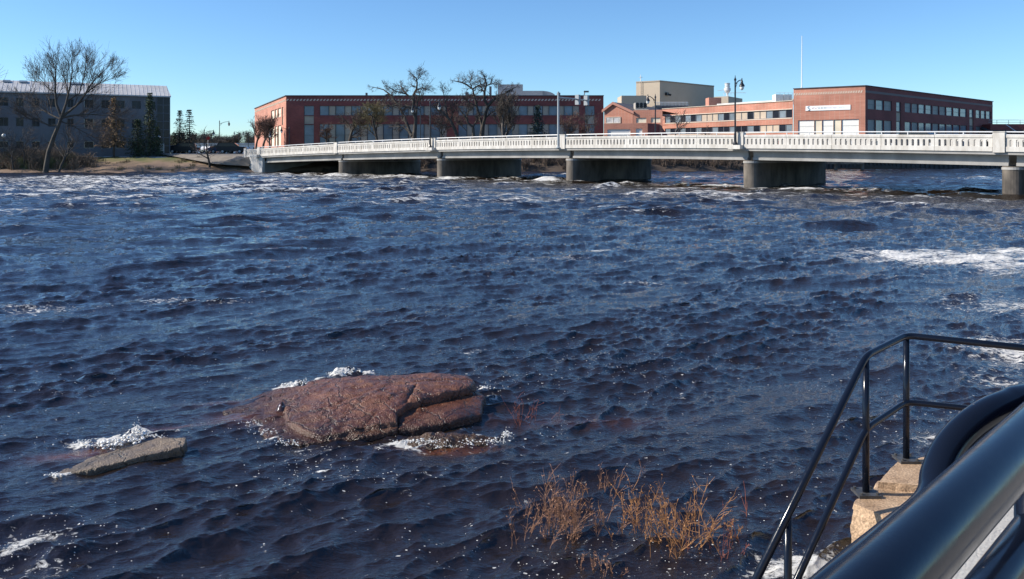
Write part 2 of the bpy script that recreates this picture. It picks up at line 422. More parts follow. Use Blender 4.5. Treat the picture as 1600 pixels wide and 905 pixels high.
def water_material():
    m = bpy.data.materials.new('river_water'); m.use_nodes = True
    N, L = m.node_tree.nodes, m.node_tree.links; N.clear()
    def at(n):
        a = N.new('ShaderNodeAttribute'); a.attribute_name = n; return a.outputs['Fac']
    def math_(op, a, b=None, c=None, clamp=False):
        x = N.new('ShaderNodeMath'); x.operation = op; x.use_clamp = clamp
        for i, v in enumerate((a, b, c)):
            if v is None: continue
            if isinstance(v, (int, float)): x.inputs[i].default_value = v
            else: L.new(v, x.inputs[i])
        return x.outputs[0]
    geo = N.new('ShaderNodeNewGeometry'); pos = geo.outputs['Position']
    def mapping(sc):
        q = N.new('ShaderNodeMapping'); q.inputs['Scale'].default_value = sc; q.inputs['Rotation'].default_value = (0,0,R(-16)); L.new(pos, q.inputs['Vector']); return q.outputs[0]
    def noise(sc, vec, det=4, ro=0.55, dist=0.0):
        q = N.new('ShaderNodeTexNoise'); q.inputs['Scale'].default_value = sc; q.inputs['Detail'].default_value = det; q.inputs['Roughness'].default_value = ro; q.inputs['Distortion'].default_value = dist
        L.new(vec, q.inputs['Vector']); return q.outputs[0]
    out = N.new('ShaderNodeOutputMaterial')
    wat = N.new('ShaderNodeBsdfPrincipled'); wat.inputs['IOR'].default_value = 1.70; wat.inputs['Specular Tint'].default_value = (0.76,0.88,1.0,1); wat.inputs['Roughness'].default_value = 0.045
    mixc = N.new('ShaderNodeMix'); mixc.data_type = 'RGBA'
    L.new(at('amber'), mixc.inputs[0]); mixc.inputs[6].default_value = (0.0150,0.0088,0.0045,1); mixc.inputs[7].default_value = (0.12,0.040,0.012,1)
    L.new(mixc.outputs[2], wat.inputs['Base Color'])
    # ripples finer than the mesh
    farf = at('far')
    n1 = noise(2.1, mapping((1.0,1.9,1.0)), 5, 0.6, 0.3)
    n2 = noise(13.0, mapping((1.0,2.2,1.0)), 4, 0.6, 0.5)
    b1 = N.new('ShaderNodeBump'); b1.inputs['Distance'].default_value = 0.16; L.new(math_('MULTIPLY', farf, 0.6), b1.inputs['Strength']); L.new(n1, b1.inputs['Height'])
    b2 = N.new('ShaderNodeBump'); b2.inputs['Distance'].default_value = 0.017; b2.inputs['Strength'].default_value = 0.8; L.new(n2, b2.inputs['Height']); L.new(b1.outputs[0], b2.inputs['Normal'])
    L.new(b2.outputs[0], wat.inputs['Normal'])
    # foam cover
    fo = N.new('ShaderNodeBsdfPrincipled'); fo.inputs['Base Color'].default_value = (0.74,0.72,0.68,1); fo.inputs['Roughness'].default_value = 0.7; fo.inputs['Specular IOR Level'].default_value = 0.2
    fb = N.new('ShaderNodeBump'); fb.inputs['Distance'].default_value = 0.03; fb.inputs['Strength'].default_value = 0.9
    fn0 = noise(38.0, mapping((1,1.3,1)), 6, 0.75); L.new(fn0, fb.inputs['Height']); L.new(fb.outputs[0], fo.inputs['Normal'])
    lace_n = noise(9.0, mapping((1,1.7,1)), 8, 0.72, 0.6)
    lace_f = noise(1.9, mapping((0.8,2.2,1)), 8, 0.72, 0.6)
    mn = N.new('ShaderNodeMix'); mn.data_type = 'FLOAT'; L.new(farf, mn.inputs[0]); L.new(lace_n, mn.inputs[2]); L.new(lace_f, mn.inputs[3])
    x = math_('ADD', math_('MULTIPLY_ADD', mn.outputs[0], 4.2, -2.1), math_('MULTIPLY_ADD', at('foam'), 1.05, -0.62))
    cover = math_('MULTIPLY', x, math_('MULTIPLY_ADD', farf, -0.4, 2.6), clamp=True)
    vo = N.new('ShaderNodeTexVoronoi'); vo.inputs['Scale'].default_value = 17.0; L.new(mapping((0.75,1.7,1)), vo.inputs['Vector'])
    sepc = N.new('ShaderNodeSeparateColor'); L.new(vo.outputs['Color'], sepc.inputs[0])
    dens = math_('LESS_THAN', sepc.outputs[0], at('fleck'))
    size = math_('MULTIPLY_ADD', sepc.outputs[1], 0.17, 0.02)
    wob = math_('MULTIPLY_ADD', noise(60.0, pos, 2), 0.3, -0.15)
    fl = math_('MULTIPLY', math_('LESS_THAN', math_('ADD', vo.outputs['Distance'], wob), size), dens)
    vo2 = N.new('ShaderNodeTexVoronoi'); vo2.inputs['Scale'].default_value = 46.0; L.new(mapping((1,1.4,1)), vo2.inputs['Vector'])
    sepd = N.new('ShaderNodeSeparateColor'); L.new(vo2.outputs['Color'], sepd.inputs[0])
    fl2 = math_('MULTIPLY', math_('LESS_THAN', vo2.outputs['Distance'], math_('MULTIPLY_ADD', sepd.outputs[1], 0.28, 0.04)), math_('LESS_THAN', sepd.outputs[0], math_('MULTIPLY', at('fleck'), 0.7)))
    fl3 = math_('MULTIPLY', math_('MAXIMUM', fl, fl2), math_('SUBTRACT', 1.0, farf))
    mask = math_('MAXIMUM', cover, fl3, clamp=True)
    mx = N.new('ShaderNodeMixShader'); L.new(mask, mx.inputs[0]); L.new(wat.outputs[0], mx.inputs[1]); L.new(fo.outputs[0], mx.inputs[2])
    L.new(mx.outputs[0], out.inputs['Surface'])
    return m
M_water = water_material()
river = grid_mesh('river_water', np.stack([WX, WY, WZ], -1), M_water, attrs={'foam': foam, 'fleck': fleck, 'amber': amber, 'far': smooth(10, 34, RR)})
tag(river, kind='structure')

# ------------------------------------------------------------------ far bank terrain
shore = np.array([(-900,150),(-300,124),(-140,114),(-90,112.5),(-60,113),(-38,113),(-30,114),(-22,118),(0,119),(20,119.5),(36,121),(44,130),(52,139),(70,146),(110,150),(260,160),(900,260)], float)
sx_ = np.concatenate([np.linspace(-900,-105,40), np.linspace(-104,100,420), np.linspace(101,900,40)])
sy_ = np.interp(sx_, shore[:,0], shore[:,1]) + 1.1*fbm(sx_/9.0, sx_*0+1.5, 4, 13)
offs = np.array([-2.5,-1,0,0.6,1.2,2,3,4,5,6.2,7.5,9,11,13,15,18,22,28,36,50,70,100,160,300,700,1500,3500])
zprof_l = np.interp(offs, [-2.5,0,1.2,4,7.5,11,15,22,36,3500], [-0.6,-0.05,0.35,0.9,1.45,1.9,2.15,2.3,2.45,2.6])
zprof_r = np.interp(offs, [-2.5,0,0.6,1.2,3,6,11,22,3500], [-0.6,-0.1,0.7,1.0,1.5,2.1,2.5,2.65,2.65])
TX = np.repeat(sx_[None], len(offs), 0); TY = sy_[None] + offs[:,None]
wr = smooth(-34, -24, sx_)[None]
TZ = zprof_l[:,None]*(1-wr) + zprof_r[:,None]*wr
bump_m = (smooth(-1, 2, offs)*smooth(40, 14, offs))[:,None]
TZ = TZ + bump_m*(0.16*fbm(TX/2.3, TY/2.3, 4, 2) + 0.10*fbm(TX/0.8, TY/0.8, 3, 4))
def bank_material():
    m = bpy.data.materials.new('bank_ground'); m.use_nodes = True
    N, L = m.node_tree.nodes, m.node_tree.links; b = N['Principled BSDF']; b.inputs['Roughness'].default_value = 0.95; b.inputs['Specular IOR Level'].default_value = 0.2
    at = N.new('ShaderNodeAttribute'); at.attribute_name = 'turf'
    geo = N.new('ShaderNodeNewGeometry')
    n = N.new('ShaderNodeTexNoise'); n.inputs['Scale'].default_value = 0.45; n.inputs['Detail'].default_value = 8; n.inputs['Roughness'].default_value = 0.7; L.new(geo.outputs['Position'], n.inputs['Vector'])
    a = N.new('ShaderNodeMath'); a.operation = 'MULTIPLY_ADD'; L.new(n.outputs[0], a.inputs[0]); a.inputs[1].default_value = 1.4; a.inputs[2].default_value = -0.7
    s = N.new('ShaderNodeMath'); s.operation = 'ADD'; s.use_clamp = True; L.new(at.outputs['Fac'], s.inputs[0]); L.new(a.outputs[0], s.inputs[1])
    rp = N.new('ShaderNodeValToRGB'); e = rp.color_ramp.elements
    e[0].position = 0.0; e[0].color = (0.085,0.065,0.052,1); e[1].position = 1.0; e[1].color = (0.115,0.125,0.050,1)
    for p_, c_ in ((0.18,(0.24,0.165,0.12,1)),(0.45,(0.22,0.155,0.105,1)),(0.62,(0.17,0.14,0.07,1)),(0.8,(0.12,0.125,0.05,1))):
        x = e.new(p_); x.color = c_
    L.new(s.outputs[0], rp.inputs[0]); L.new(rp.outputs[0], b.inputs['Base Color'])
    return m
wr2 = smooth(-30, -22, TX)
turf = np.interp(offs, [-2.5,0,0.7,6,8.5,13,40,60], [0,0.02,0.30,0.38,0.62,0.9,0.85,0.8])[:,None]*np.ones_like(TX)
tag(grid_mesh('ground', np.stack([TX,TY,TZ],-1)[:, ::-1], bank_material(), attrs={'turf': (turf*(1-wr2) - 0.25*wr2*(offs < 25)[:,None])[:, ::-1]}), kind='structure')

mb = MB()
mb.add([(-62,131.5,2.24),(-54,131.5,2.24),(-36,133,2.24),(-36,175,2.72),(-52,300,2.80),(-140,300,2.80),(-78,150,2.72)], [(0,1,2,3,4,5,6)])
tag(build('parking_lot', mb, M_asphalt), kind='structure')
mb = MB()
pts = [(110,245.6,127),(200,245.2,127),(250,246,126),(300,248.6,124),(345,251,121.5),(385,252.5,119.5),(398,252.8,119)]
for i in range(len(pts)-1):
    a, b = PY(*pts[i]), PY(*pts[i+1]); d = Vector((0,1.7,0.10)); dn = Vector((0,0,-0.45))
    mb.add([a,b,b+d,a+d,a+dn,b+dn], [(0,1,2,3),(0,4,5,1)])
tag(build('path', mb, M_path), kind='structure')

# ------------------------------------------------------------------ bridge
T_ = Vector((tx, ty, 0)); Q_ = Vector((qx, qy, 0)); UP = Vector((0,0,1)); P0 = Vector((BX, BY, 0))
SPAN = 18.0
def bz(s): return EYE + 1.57 - 0.097*(s/SPAN - 2)**2        # top of the parapet
def S(s, off, z): return P0 + T_*s + Q_*off + UP*z
PH = 1.07; GD = 0.92; WID = 12.0
bridge = thing('road_bridge', 'long low white balustraded concrete road bridge on round nosed piers crossing the river', 'bridge', S(36, 6, 0))
S_MIN, S_END = -2*SPAN, 5*SPAN
mb = MB()
NSEG = 42
for i in range(NSEG):                                       # deck slab with a thin edge under the balustrade
    s0 = S_MIN + (S_END+3-S_MIN)*i/NSEG; s1 = S_MIN + (S_END+3-S_MIN)*(i+1)/NSEG
    P = []
    for s in (s0, s1):
        zt = bz(s) - PH
        P += [S(s,0.04,zt), S(s,WID-0.04,zt), S(s,0.04,zt-0.20), S(s,WID-0.04,zt-0.20)]
    fs = [(0,1,5,4),(2,6,7,3),(0,4,6,2),(1,3,7,5)]
    if i == 0: fs.append((0,2,3,1))
    if i == NSEG-1: fs.append((4,5,7,6))
    mb.add(P, fs)
build('deck', mb, M_conc, bridge)
mb = MB()
for i in range(NSEG):
    s0 = S_MIN + (S_END+3-S_MIN)*i/NSEG; s1 = S_MIN + (S_END+3-S_MIN)*(i+1)/NSEG
    mb.add([S(s0,1.9,bz(s0)-PH+.006), S(s1,1.9,bz(s1)-PH+.006), S(s1,WID-1.9,bz(s1)-PH+.006), S(s0,WID-1.9,bz(s0)-PH+.006)], [(0,1,2,3)])
build('road_surface', mb, M_asphalt, bridge)
for n in range(-2, 5):
    for go, kind in ((0.75,1),(4.2,0),(7.8,0),(WID-0.75,1)):
        mb = MB()
        s0, s1 = n*SPAN+0.22, (n+1)*SPAN-0.22
        K = 3
        for k in range(K):
            a, b = s0+(s1-s0)*k/K, s0+(s1-s0)*(k+1)/K
            for (h0, h1, w) in ((0.20, GD-0.20, 0.16), (GD-0.20, GD, 0.30)):
                P = []
                for s in (a, b):
                    zt = bz(s)-PH
                    P += [S(s,go-w,zt-h0-0.001), S(s,go+w,zt-h0-0.001), S(s,go-w,zt-h1), S(s,go+w,zt-h1)]
                mb.add(P, [(0,1,5,4),(2,6,7,3),(0,4,6,2),(1,3,7,5),(0,2,3,1),(4,5,7,6)])
        build('girder', mb, M_conc, bridge)
pdir = Vector((0.74,0.673,0)).normalized(); pside = Vector((-pdir.y, pdir.x, 0))
for n in range(-1, 5):
    s = n*SPAN; zt = bz(s)-PH-GD
    c0 = S(s, 0.72, 0)
    hw = 0.62; Lp = 11.9
    out = []
    for k in range(13):
        a = math.pi/2 + math.pi*k/12
        out.append((hw*math.cos(a), hw*math.sin(a)))
    for k in range(13):
        a = -math.pi/2 + math.pi*k/12
        out.append((Lp-1.0 + hw*math.cos(a), hw*math.sin(a)))
    mb = MB(); mb.prism(out, c0 + UP*(-1.5), pdir, pside, UP, zt-0.02+1.5)
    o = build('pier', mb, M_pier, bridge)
    mb = MB(); mb.prism([(a*1.0 if a > 0 else a*1.06, b*1.06) for a, b in out], c0 + UP*(zt-0.24), pdir, pside, UP, 0.16)
    build('pier_cap', mb, M_conc, bridge)
# abutment and its sloping wing wall
mb = MB()
s = S_END; zt = bz(s)-PH-GD
mb.box(S(s+1.3, WID/2, zt/2-0.6), (1.2, WID/2-0.3, zt/2+0.6), (T_, Q_, UP))
build('abutment', mb, M_conc, bridge)
mb = MB()
zt5 = bz(S_END)-PH-0.2
mb.prism([(-0.15,-0.7),(1.0,-0.7),(5.4,zt5+0.02),(5.4,zt5+0.18),(-0.15,zt5+0.18)], S(S_END, 0.02, 0), T_, UP, Q_, 0.42)
build('wing_wall', mb, M_white_conc, bridge)

def baluster_panel(s0, s1, off0, th):
    """one balustrade panel with round-headed slots, following the slope of the deck"""
    w = s1-s0; z0, z1 = bz(s0)-PH, bz(s1)-PH
    n = max(2, int(round((w-0.3)/0.36))); pit = (w-0.24)/n
    sl, zb, za = 0.075, 0.32, 0.70                           # slot half width, sill, springing
    def map_(a, h): return S(s0+a, off0, z0 + (z1-z0)*a/w + h)
    out = [(0.0, zb)]
    for k in range(n):
        c = 0.12 + pit*(k+0.5)
        out.append((c-sl, zb))
        for j in range(7):
            t = math.pi - math.pi*j/6
            out.append((c+sl*math.cos(t), za+sl*math.sin(t)))
        out.append((c+sl, zb))
    out += [(w, zb), (w, 0.90), (0, 0.90)]
    m_ = MB()
    P = [map_(a, h) for a, h in out]; k = len(P); Qq = [p + Q_*th for p in P]
    m_.add(P+Qq, [tuple(range(k)), tuple(range(2*k-1, k-1, -1))] + [(i, k+i, k+(i+1)%k, (i+1)%k) for i in range(k)])
    for (h0, h1, e) in ((0.0, zb, 0.05), (0.90, PH, 0.045)):
        P = []
        for a in (0, w):
            P += [map_(a,h0)-Q_*e, map_(a,h0)+Q_*(th+e), map_(a,h1)-Q_*e, map_(a,h1)+Q_*(th+e)]
        m_.add(P, [(0,1,5,4),(2,6,7,3),(0,4,6,2),(1,3,7,5),(0,2,3,1),(4,5,7,6)])
    return m_
PIL = 0.66                                                   # pilasters stand a little up-bridge of each pier
for off0 in (0.0, WID-0.26):
    for n in range(-2, 5):
        a0, a1 = n*SPAN+PIL+0.36, (n+1)*SPAN+PIL-0.36
        for k in range(5):
            build('balustrade_panel', baluster_panel(a0+(a1-a0)*k/5+0.012, a0+(a1-a0)*(k+1)/5-0.012, off0, 0.26), M_white_conc, bridge)
        mb = MB()
        m_ = 10
        for k in range(m_+1):
            s = a0+(a1-a0)*k/m_; z = bz(s)
            mb.tube([S(s,off0+.13,z-0.02), S(s,off0+.13,z+0.19)], 0.035, 6)
        mb.tube([S(a0+(a1-a0)*k/6, off0+.13, bz(a0+(a1-a0)*k/6)+0.20) for k in range(7)], 0.042, 8)
        build('handrail', mb, M_steel, bridge)
    for n in range(-1, 6):
        s = n*SPAN+PIL; z = bz(s)
        mb = MB(); mb.box(S(s, off0+0.13, z-PH/2+0.06), (0.34, 0.24, PH/2+0.12), (T_,Q_,UP)); mb.box(S(s, off0+0.13, z+0.205), (0.37,0.27,0.025), (T_,Q_,UP))
        build('pilaster', mb, M_white_conc, bridge)
    a0 = S_END+PIL+0.36
    build('balustrade_panel', baluster_panel(a0, a0+3.0, off0, 0.26), M_white_conc, bridge)
    s = a0+3.3; mb = MB(); mb.box(S(s, off0+0.13, bz(s)-PH/2+0.06), (0.28,0.24,PH/2+0.12), (T_,Q_,UP))
    build('pilaster', mb, M_white_conc, bridge)
for n in range(-1, 6):                                       # corbels that carry the lamps beside the pilasters
    if n % 2 == 0: continue
    s = n*SPAN+PIL+0.22; mb = MB()
    mb.box(S(s, -0.32, bz(s)-PH+0.10), (0.52,0.26,0.16), (T_,Q_,UP))
    build('lamp_corbel', mb, M_white_conc, bridge)

# approach road embankment beyond the left end
mb = MB()
mb.add([S(93,0.3,bz(93)-PH), S(93,WID-.3,bz(93)-PH), S(118,WID+2,2.72), S(118,-2,2.72), S(97,-3.2,1.2), S(93,-0.2,0.9), S(93,WID+2,1.0)], [(0,1,2,3),(0,3,4,5),(1,6,2)])
tag(build('embankment_ground', mb, mat('gravelly_earth', (0.15,0.125,0.10), 0.95, col2=(0.24,0.205,0.165), scale=0.8)), kind='structure')

# ------------------------------------------------------------------ street lamps
def lamp(loc, h, arm, d, label, group='black street lamps with bent arms', r=0.075, globe=True):
    loc = Vector(loc); d = Vector(d).normalized()
    t = thing('street_lamp', label, 'street lamp', loc, group)
    mb = MB(); mb.lathe([(r*2.4,0),(r*2.4,0.12),(r*1.5,0.3),(r*1.25,0.9),(r,1.0),(r*0.8,h-0.15),(r*1.3,h-0.12),(r*1.3,h-0.02),(r*0.6,h+0.06),(r*0.15,h+0.30)], loc, 10)
    build('pole', mb, M_black_pole, t, smooth=False)
    mb = MB(); pts = []
    for k in range(9):
        u = k/8; pts.append(loc + d*(arm*u) + UP*(h-0.45 + 0.42*math.sin(u*math.pi*0.55)))
    mb.tube(pts, r*0.5, 6); mb.tube([loc+d*0.05+UP*(h-0.75), loc+d*arm*0.28+UP*(h-0.32)], r*0.35, 6)
    build('arm', mb, M_black_pole, t)
    e = pts[-1]
    mb = MB(); mb.lathe([(0.03,0.18),(0.05,0.0),(0.09,-0.10),(0.10,-0.22),(0.21,-0.40),(0.23,-0.50),(0.14,-0.50)], e, 12)
    hd = build('lantern', mb, M_black_pole, t)
    if globe:
        mb = MB(); mb.lathe([(0.16,-0.50),(0.17,-0.60),(0.13,-0.72),(0.05,-0.80)], e, 12)
        build('globe', mb, M_globe, hd, smooth=True)
    return t
s = SPAN+PIL+0.22; lamp(S(s,-0.34,bz(s)-PH+0.26), 5.25, 1.15, Q_, 'tall black street lamp on the bridge corbel nearest the right red brick building')
s = 3*SPAN+PIL+0.22; lamp(S(s,-0.34,bz(s)-PH+0.26), 5.0, 1.35, Q_, 'black street lamp on the near bridge balustrade among the gnarled bare trees')
def far_lamp(px, pyt, label, n_off=WID-0.5):
    # where the column of pixels px meets the far kerb of the bridge
    k = (px-800)/F/CT
    s = (k*(BY+qy*n_off) - (BX+qx*n_off))/(tx - k*ty)
    p = S(s, n_off, bz(s)-PH)
    lamp(p, ZY(pyt, p.y)-p.z, 1.4, -Q_, label)
far_lamp(1024, 151, 'black street lamp arching leftwards in front of the cream tower block')
far_lamp(657, 167, 'slim black street lamp on the far kerb behind the first gnarled bare tree')
far_lamp(452, 200, 'black street lamp at the corner of the wide red brick building')
far_lamp(434, 207, 'short distant street lamp before the sunlit left side of the red brick building')
p = PY(343, 236, 150); lamp(p, ZY(190, 150)-p.z, 1.75, (1,0,0), 'tall black street lamp at the edge of the car park')
p = PY(319, 238, 135); lamp(p, ZY(204, 135)-p.z, 1.5, (1,0.2,0), 'dark street lamp by the small leaning bare tree')
p = PY(388, 236, 200); lamp(p, ZY(207, 200)-p.z, 1.3, (-1,0,0), 'distant street lamp beside the bridge end')
p = PY(373, 236, 240); lamp(p, ZY(206, 240)-p.z, 1.3, (-1,0,0), 'distant thin street lamp over the parked cars')
for (px, py, base, Y, lab) in ((248, 214, 243, 131, 'white globe lamp on a dark post by the grey building corner'), (6, 212, 243, 119, 'white globe lamp on a dark post among the bank scrub')):
    p = PY(px, base, Y); z = ZY(py, Y)
    t = thing('globe_lamp', lab, 'lamp', p, 'globe lamps of the riverside path')
    mb = MB(); mb.tube([p, (p.x,p.y,z-0.15)], [0.07,0.05], 8); mb.box((p.x,p.y,z-0.2), (0.12,0.12,0.04)); build('post', mb, M_black_pole, t)
    mb = MB(); mb.lathe([(0.28*math.sin(a), -0.28*math.cos(a)) for a in [0.15+k*(math.pi-0.3)/8 for k in range(9)]], (p.x,p.y,z), 14); build('globe', mb, M_globe, t, smooth=True)

# traffic signal mast on the bridge
M_mast = mat('dull_mast_grey', (0.33,0.36,0.38), 0.5)
s = 2*SPAN+PIL+0.42; b0 = S(s, -0.12, bz(s)-PH); hz = 5.35
t = thing('signal_mast', 'light grey traffic signal mast reaching over the bridge roadway with signal heads', 'traffic signal', b0)
mb = MB(); mb.tube([b0, b0+UP*2, b0+UP*hz], [0.11,0.10,0.085], 12); mb.lathe([(0.24,0),(0.24,0.08),(0.12,0.14)], b0, 12); build('pole', mb, M_mast, t)
mb = MB(); mb.tube([b0+UP*(hz-0.55), b0+Q_*2+UP*(hz-0.55), b0+Q_*4.7+UP*(hz-0.6)], [0.08,0.07,0.05], 8); build('mast_arm', mb, M_mast, t)
for a in (3.0, 4.4):
    c = b0+Q_*a+UP*(hz-0.62); mb = MB()
    mb.box(c+UP*0.26, (0.22,0.15,0.22), (T_,Q_,UP)); mb.box(c-UP*0.26, (0.22,0.15,0.22), (T_,Q_,UP))
    build('signal_head', mb, mat('pale_signal_housing', (0.27,0.29,0.31), 0.5), t)

# ------------------------------------------------------------------ buildings
class Facade:
    def __init__(s, A, B):                    # A, B: bottom ends (x, y), left to right as seen from outside
        s.A = Vector((A[0],A[1],0)); B = Vector((B[0],B[1],0)); s.L = (B-s.A).length
        s.u = (B-s.A).normalized(); s.n = Vector((s.u.y, -s.u.x, 0))
    def at(s, px, py):                        # distance along the wall where pixel px, py falls
        k = (px-800)/F
        u = 0; dz = 0
        m = (HY-py)/F
        for _ in range(6):
            Y = s.A.y + u*s.u.y; dz = Y*(m*CT-ST)/(CT+m*ST)
            u = (k*(s.A.y*CT - dz*ST) - s.A.x)/(s.u.x - k*s.u.y*CT)
        return u
    def z(s, py, u): return ZY(py, s.A.y + u*s.u.y)
    def P(s, u, d, z): return s.A + s.u*u + s.n*d + UP*z

def wall(fc, z0, z1, openings, depth=0.22):
    """wall sheet with real openings and reveals"""
    m_ = MB()
    us = sorted(set([0, fc.L] + [o[0] for o in openings] + [o[1] for o in openings]))
    zs = sorted(set([z0, z1] + [o[2] for o in openings] + [o[3] for o in openings]))
    us = [u for u in us if -1e-6 <= u <= fc.L+1e-6]; zs = [z for z in zs if z0-1e-6 <= z <= z1+1e-6]
    for i in range(len(us)-1):
        for j in range(len(zs)-1):
            cu, cz = (us[i]+us[i+1])/2, (zs[j]+zs[j+1])/2
            if any(o[0] < cu < o[1] and o[2] < cz < o[3] for o in openings): continue
            m_.add([fc.P(us[i],0,zs[j]), fc.P(us[i+1],0,zs[j]), fc.P(us[i+1],0,zs[j+1]), fc.P(us[i],0,zs[j+1])], [(0,1,2,3)])
    for (a, b, c, d) in openings:
        P = [fc.P(a,0,c), fc.P(b,0,c), fc.P(b,0,d), fc.P(a,0,d), fc.P(a,-depth,c), fc.P(b,-depth,c), fc.P(b,-depth,d), fc.P(a,-depth,d)]
        m_.add(P, [(0,4,5,1),(1,5,6,2),(2,6,7,3),(3,7,4,0)])
    return m_
def window(root, fc, o, pane, nv=1, nh=1, fr=0.09, depth=0.2, frame=None, name='window'):
    a, b, c, d = o; m_ = MB(); ax = (fc.u, fc.n, UP); dd = -depth+0.04
    def bar(u0, u1, z0, z1): m_.box(fc.P((u0+u1)/2, dd, (z0+z1)/2), ((u1-u0)/2, 0.04, (z1-z0)/2), ax)
    bar(a+.004, a+fr, c+.004, d-.004); bar(b-fr, b-.004, c+.004, d-.004); bar(a+fr, b-fr, c+.004, c+fr); bar(a+fr, b-fr, d-fr, d-.004)
    for k in range(1, nv): u = a+(b-a)*k/nv; bar(u-fr*.4, u+fr*.4, c+fr, d-fr)
    for k in range(1, nh): z = c+(d-c)*k/nh; m_.box(fc.P((a+b)/2, dd-0.006, z), ((b-a)/2-fr, 0.03, fr*0.4), ax)
    w = build(name, m_, frame or M_frame, root, fixn=False)
    p_ = MB(); p_.add([fc.P(a+fr*.5, dd-0.02, c+fr*.5), fc.P(b-fr*.5, dd-0.02, c+fr*.5), fc.P(b-fr*.5, dd-0.02, d-fr*.5), fc.P(a+fr*.5, dd-0.02, d-fr*.5)], [(0,1,2,3)])
    build('pane', p_, pane, w, fixn=False)
    return w
def roof_poly(pts, z, mtl, root, name='roof'):
    m_ = MB(); m_.add([(p[0],p[1],z) for p in pts], [tuple(range(len(pts)))]); return build(name, m_, mtl, root)
def band(fc, z, h, step, proud, u0=0.0, u1=None):
    """pale bricks laid in a zigzag course"""
    m_ = MB(); u1 = fc.L if u1 is None else u1; n = int((u1-u0)/step)
    for k in range(n):
        u = u0+step*k
        m_.prism([(u,-h/2),(u+step*0.5,-h/2),(u+step*0.9,h/2),(u+step*0.4,h/2)], fc.A+UP*z+fc.n*0.004, fc.u, UP, fc.n, proud)
    return m_

# ---- wide red brick building behind the trees
A = PY(447, 150, 150); ztop = A.z
Bp = PY(943, 149.5, 150); C_ = PZ(398, 170, ztop)
fr = Facade((A.x,A.y), (Bp.x,Bp.y)); fl_ = Facade((C_.x,C_.y), (A.x,A.y))
bld = thing('brick_factory', 'wide three storey red brick building with zigzag band and trees in front', 'building', (A.x+20, 152, 2.6))
z_u0, z_u1 = ZY(180.5,150), ZY(165.5,150); z_l0, z_l1 = 4.1, ZY(194,150)
ops = []
def rng_px(x0, x1): return fr.at(x0, 172), fr.at(x1, 172)
a, b = rng_px(475, 490.5); ops += [(a,b,z_u0,z_u1,M_glass),(a,b,z_u0-1.62,z_u0-.06,M_blind),(a,b,z_l0,z_l1-.12,M_glass)]
a, b = rng_px(914, 929); ops += [(a,b,z_u0,z_u1,M_glass),(a,b,z_u0-1.62,z_u0-.06,M_blind),(a,b,z_l0,z_l1-.12,M_glass)]
for X0, X1 in ((499.5, 698), (716, 905)):
    np_ = 8; pit = (X1-X0)/np_
    for k in range(np_):
        for (q0, q1, mt) in ((0,0.57,M_glass),(0.57,1.0,M_blind)):
            a, b = rng_px(X0+pit*(k+q0), X0+pit*(k+q1))
            ops += [(a,b,z_u0,z_u1,mt),(a,b,z_l0,z_l1,mt)]
build('wall', wall(fr, 2.2, ztop, [o[:4] for o in ops]), M_brick, bld)
for o in ops: window(bld, fr, o[:4], o[4], 1, 2 if o[2] == z_l0 else 1, fr=0.06)
opl = []
for (x0, x1, yt, yb, lo, lb) in ((423.5,428.5,172,185,198,222),(429.5,433,171,185,197,222),(434,439,169,183,196,221)):
    a, b = fl_.at(x0, 178), fl_.at(x1, 178)
    opl += [(a,b,z_u0,z_u1),(a,b,z_l0,z_l1)]
a, b = fl_.at(440.5,178), fl_.at(442.5,178); opl += [(a,b,z_u0-1.62,z_u0),(a,b,z_u0+.05,z_u1)]
build('wall', wall(fl_, 2.2, ztop, opl), M_brick2, bld)
for o in opl: window(bld, fl_, o, M_blind2, 1, 1, fr=0.1)
back = Facade((Bp.x,Bp.y), (Bp.x+5, 200)); build('wall', wall(back, 2.2, ztop, []), M_brick, bld)
roof_poly([(A.x,A.y),(Bp.x,Bp.y),(Bp.x+5,200),(C_.x,C_.y)], ztop-0.4, M_roofpale, bld)
build('brick_band', band(fr, ZY(156.3,150), 0.34, 0.62, 0.03), M_trim, bld); build('brick_band', band(fl_, ZY(156.3,150), 0.34, 0.62, 0.03), M_trim, bld)
mb = MB()
for f_ in (fr, fl_): mb.box(f_.P(f_.L/2, 0.02, ztop+0.05), (f_.L/2+0.06, 0.16, 0.07), (f_.u,f_.n,UP))
build('coping', mb, M_roofgrey, bld)
# rooftop pieces of that building
def boxpx(x0, x1, y0, y1, Y, dep, name, mtl, root=None):
    a = PY(x0, y0, Y); b = PY(x1, y1, Y); m_ = MB(); m_.box(((a.x+b.x)/2, Y+dep/2, (a.z+b.z)/2), (abs(b.x-a.x)/2, dep/2, abs(a.z-b.z)/2)); return build(name, m_, mtl, root)
pale_pent = mat('pale_grey_block', (0.33,0.33,0.34), 0.8, var=0.08, scale=0.5)
boxpx(778, 817, 132, 151, 156, 8, 'penthouse', pale_pent, bld)
boxpx(817, 848, 142, 151, 156, 8, 'penthouse', pale_pent, bld)
a0 = PY(846, 151, 157); a1 = PY(868, 142, 157); rq = a1.z-a0.z; mb = MB()
prof = [(0,0)] + [((a1.x-a0.x)*math.sin(k*math.pi/16), rq*math.cos(k*math.pi/16)) for k in range(9)]
mb.prism(prof, (a0.x,157,a0.z), (1,0,0), (0,0,1), (0,1,0), 6); build('curved_duct', mb, pale_pent, bld)
for (x0,x1,y0,y1) in ((764.5,768,135,151),(571,573.5,145,151),(727,732,144,151),(870.5,875.5,145,151),(603,608,147,151)):
    boxpx(x0,x1,y0,y1,153,0.7,'roof_vent',M_roofgrey,bld)
mb = MB(); pA = PY(912,151,152); pB = PY(914,143.5,152); mb.tube([pA, pB, PY(917,143,151.5)], 0.09, 6); mb.box(PY(916,143.3,151.4), (0.45,0.3,0.14)); build('floodlight', mb, M_roofgrey, bld)

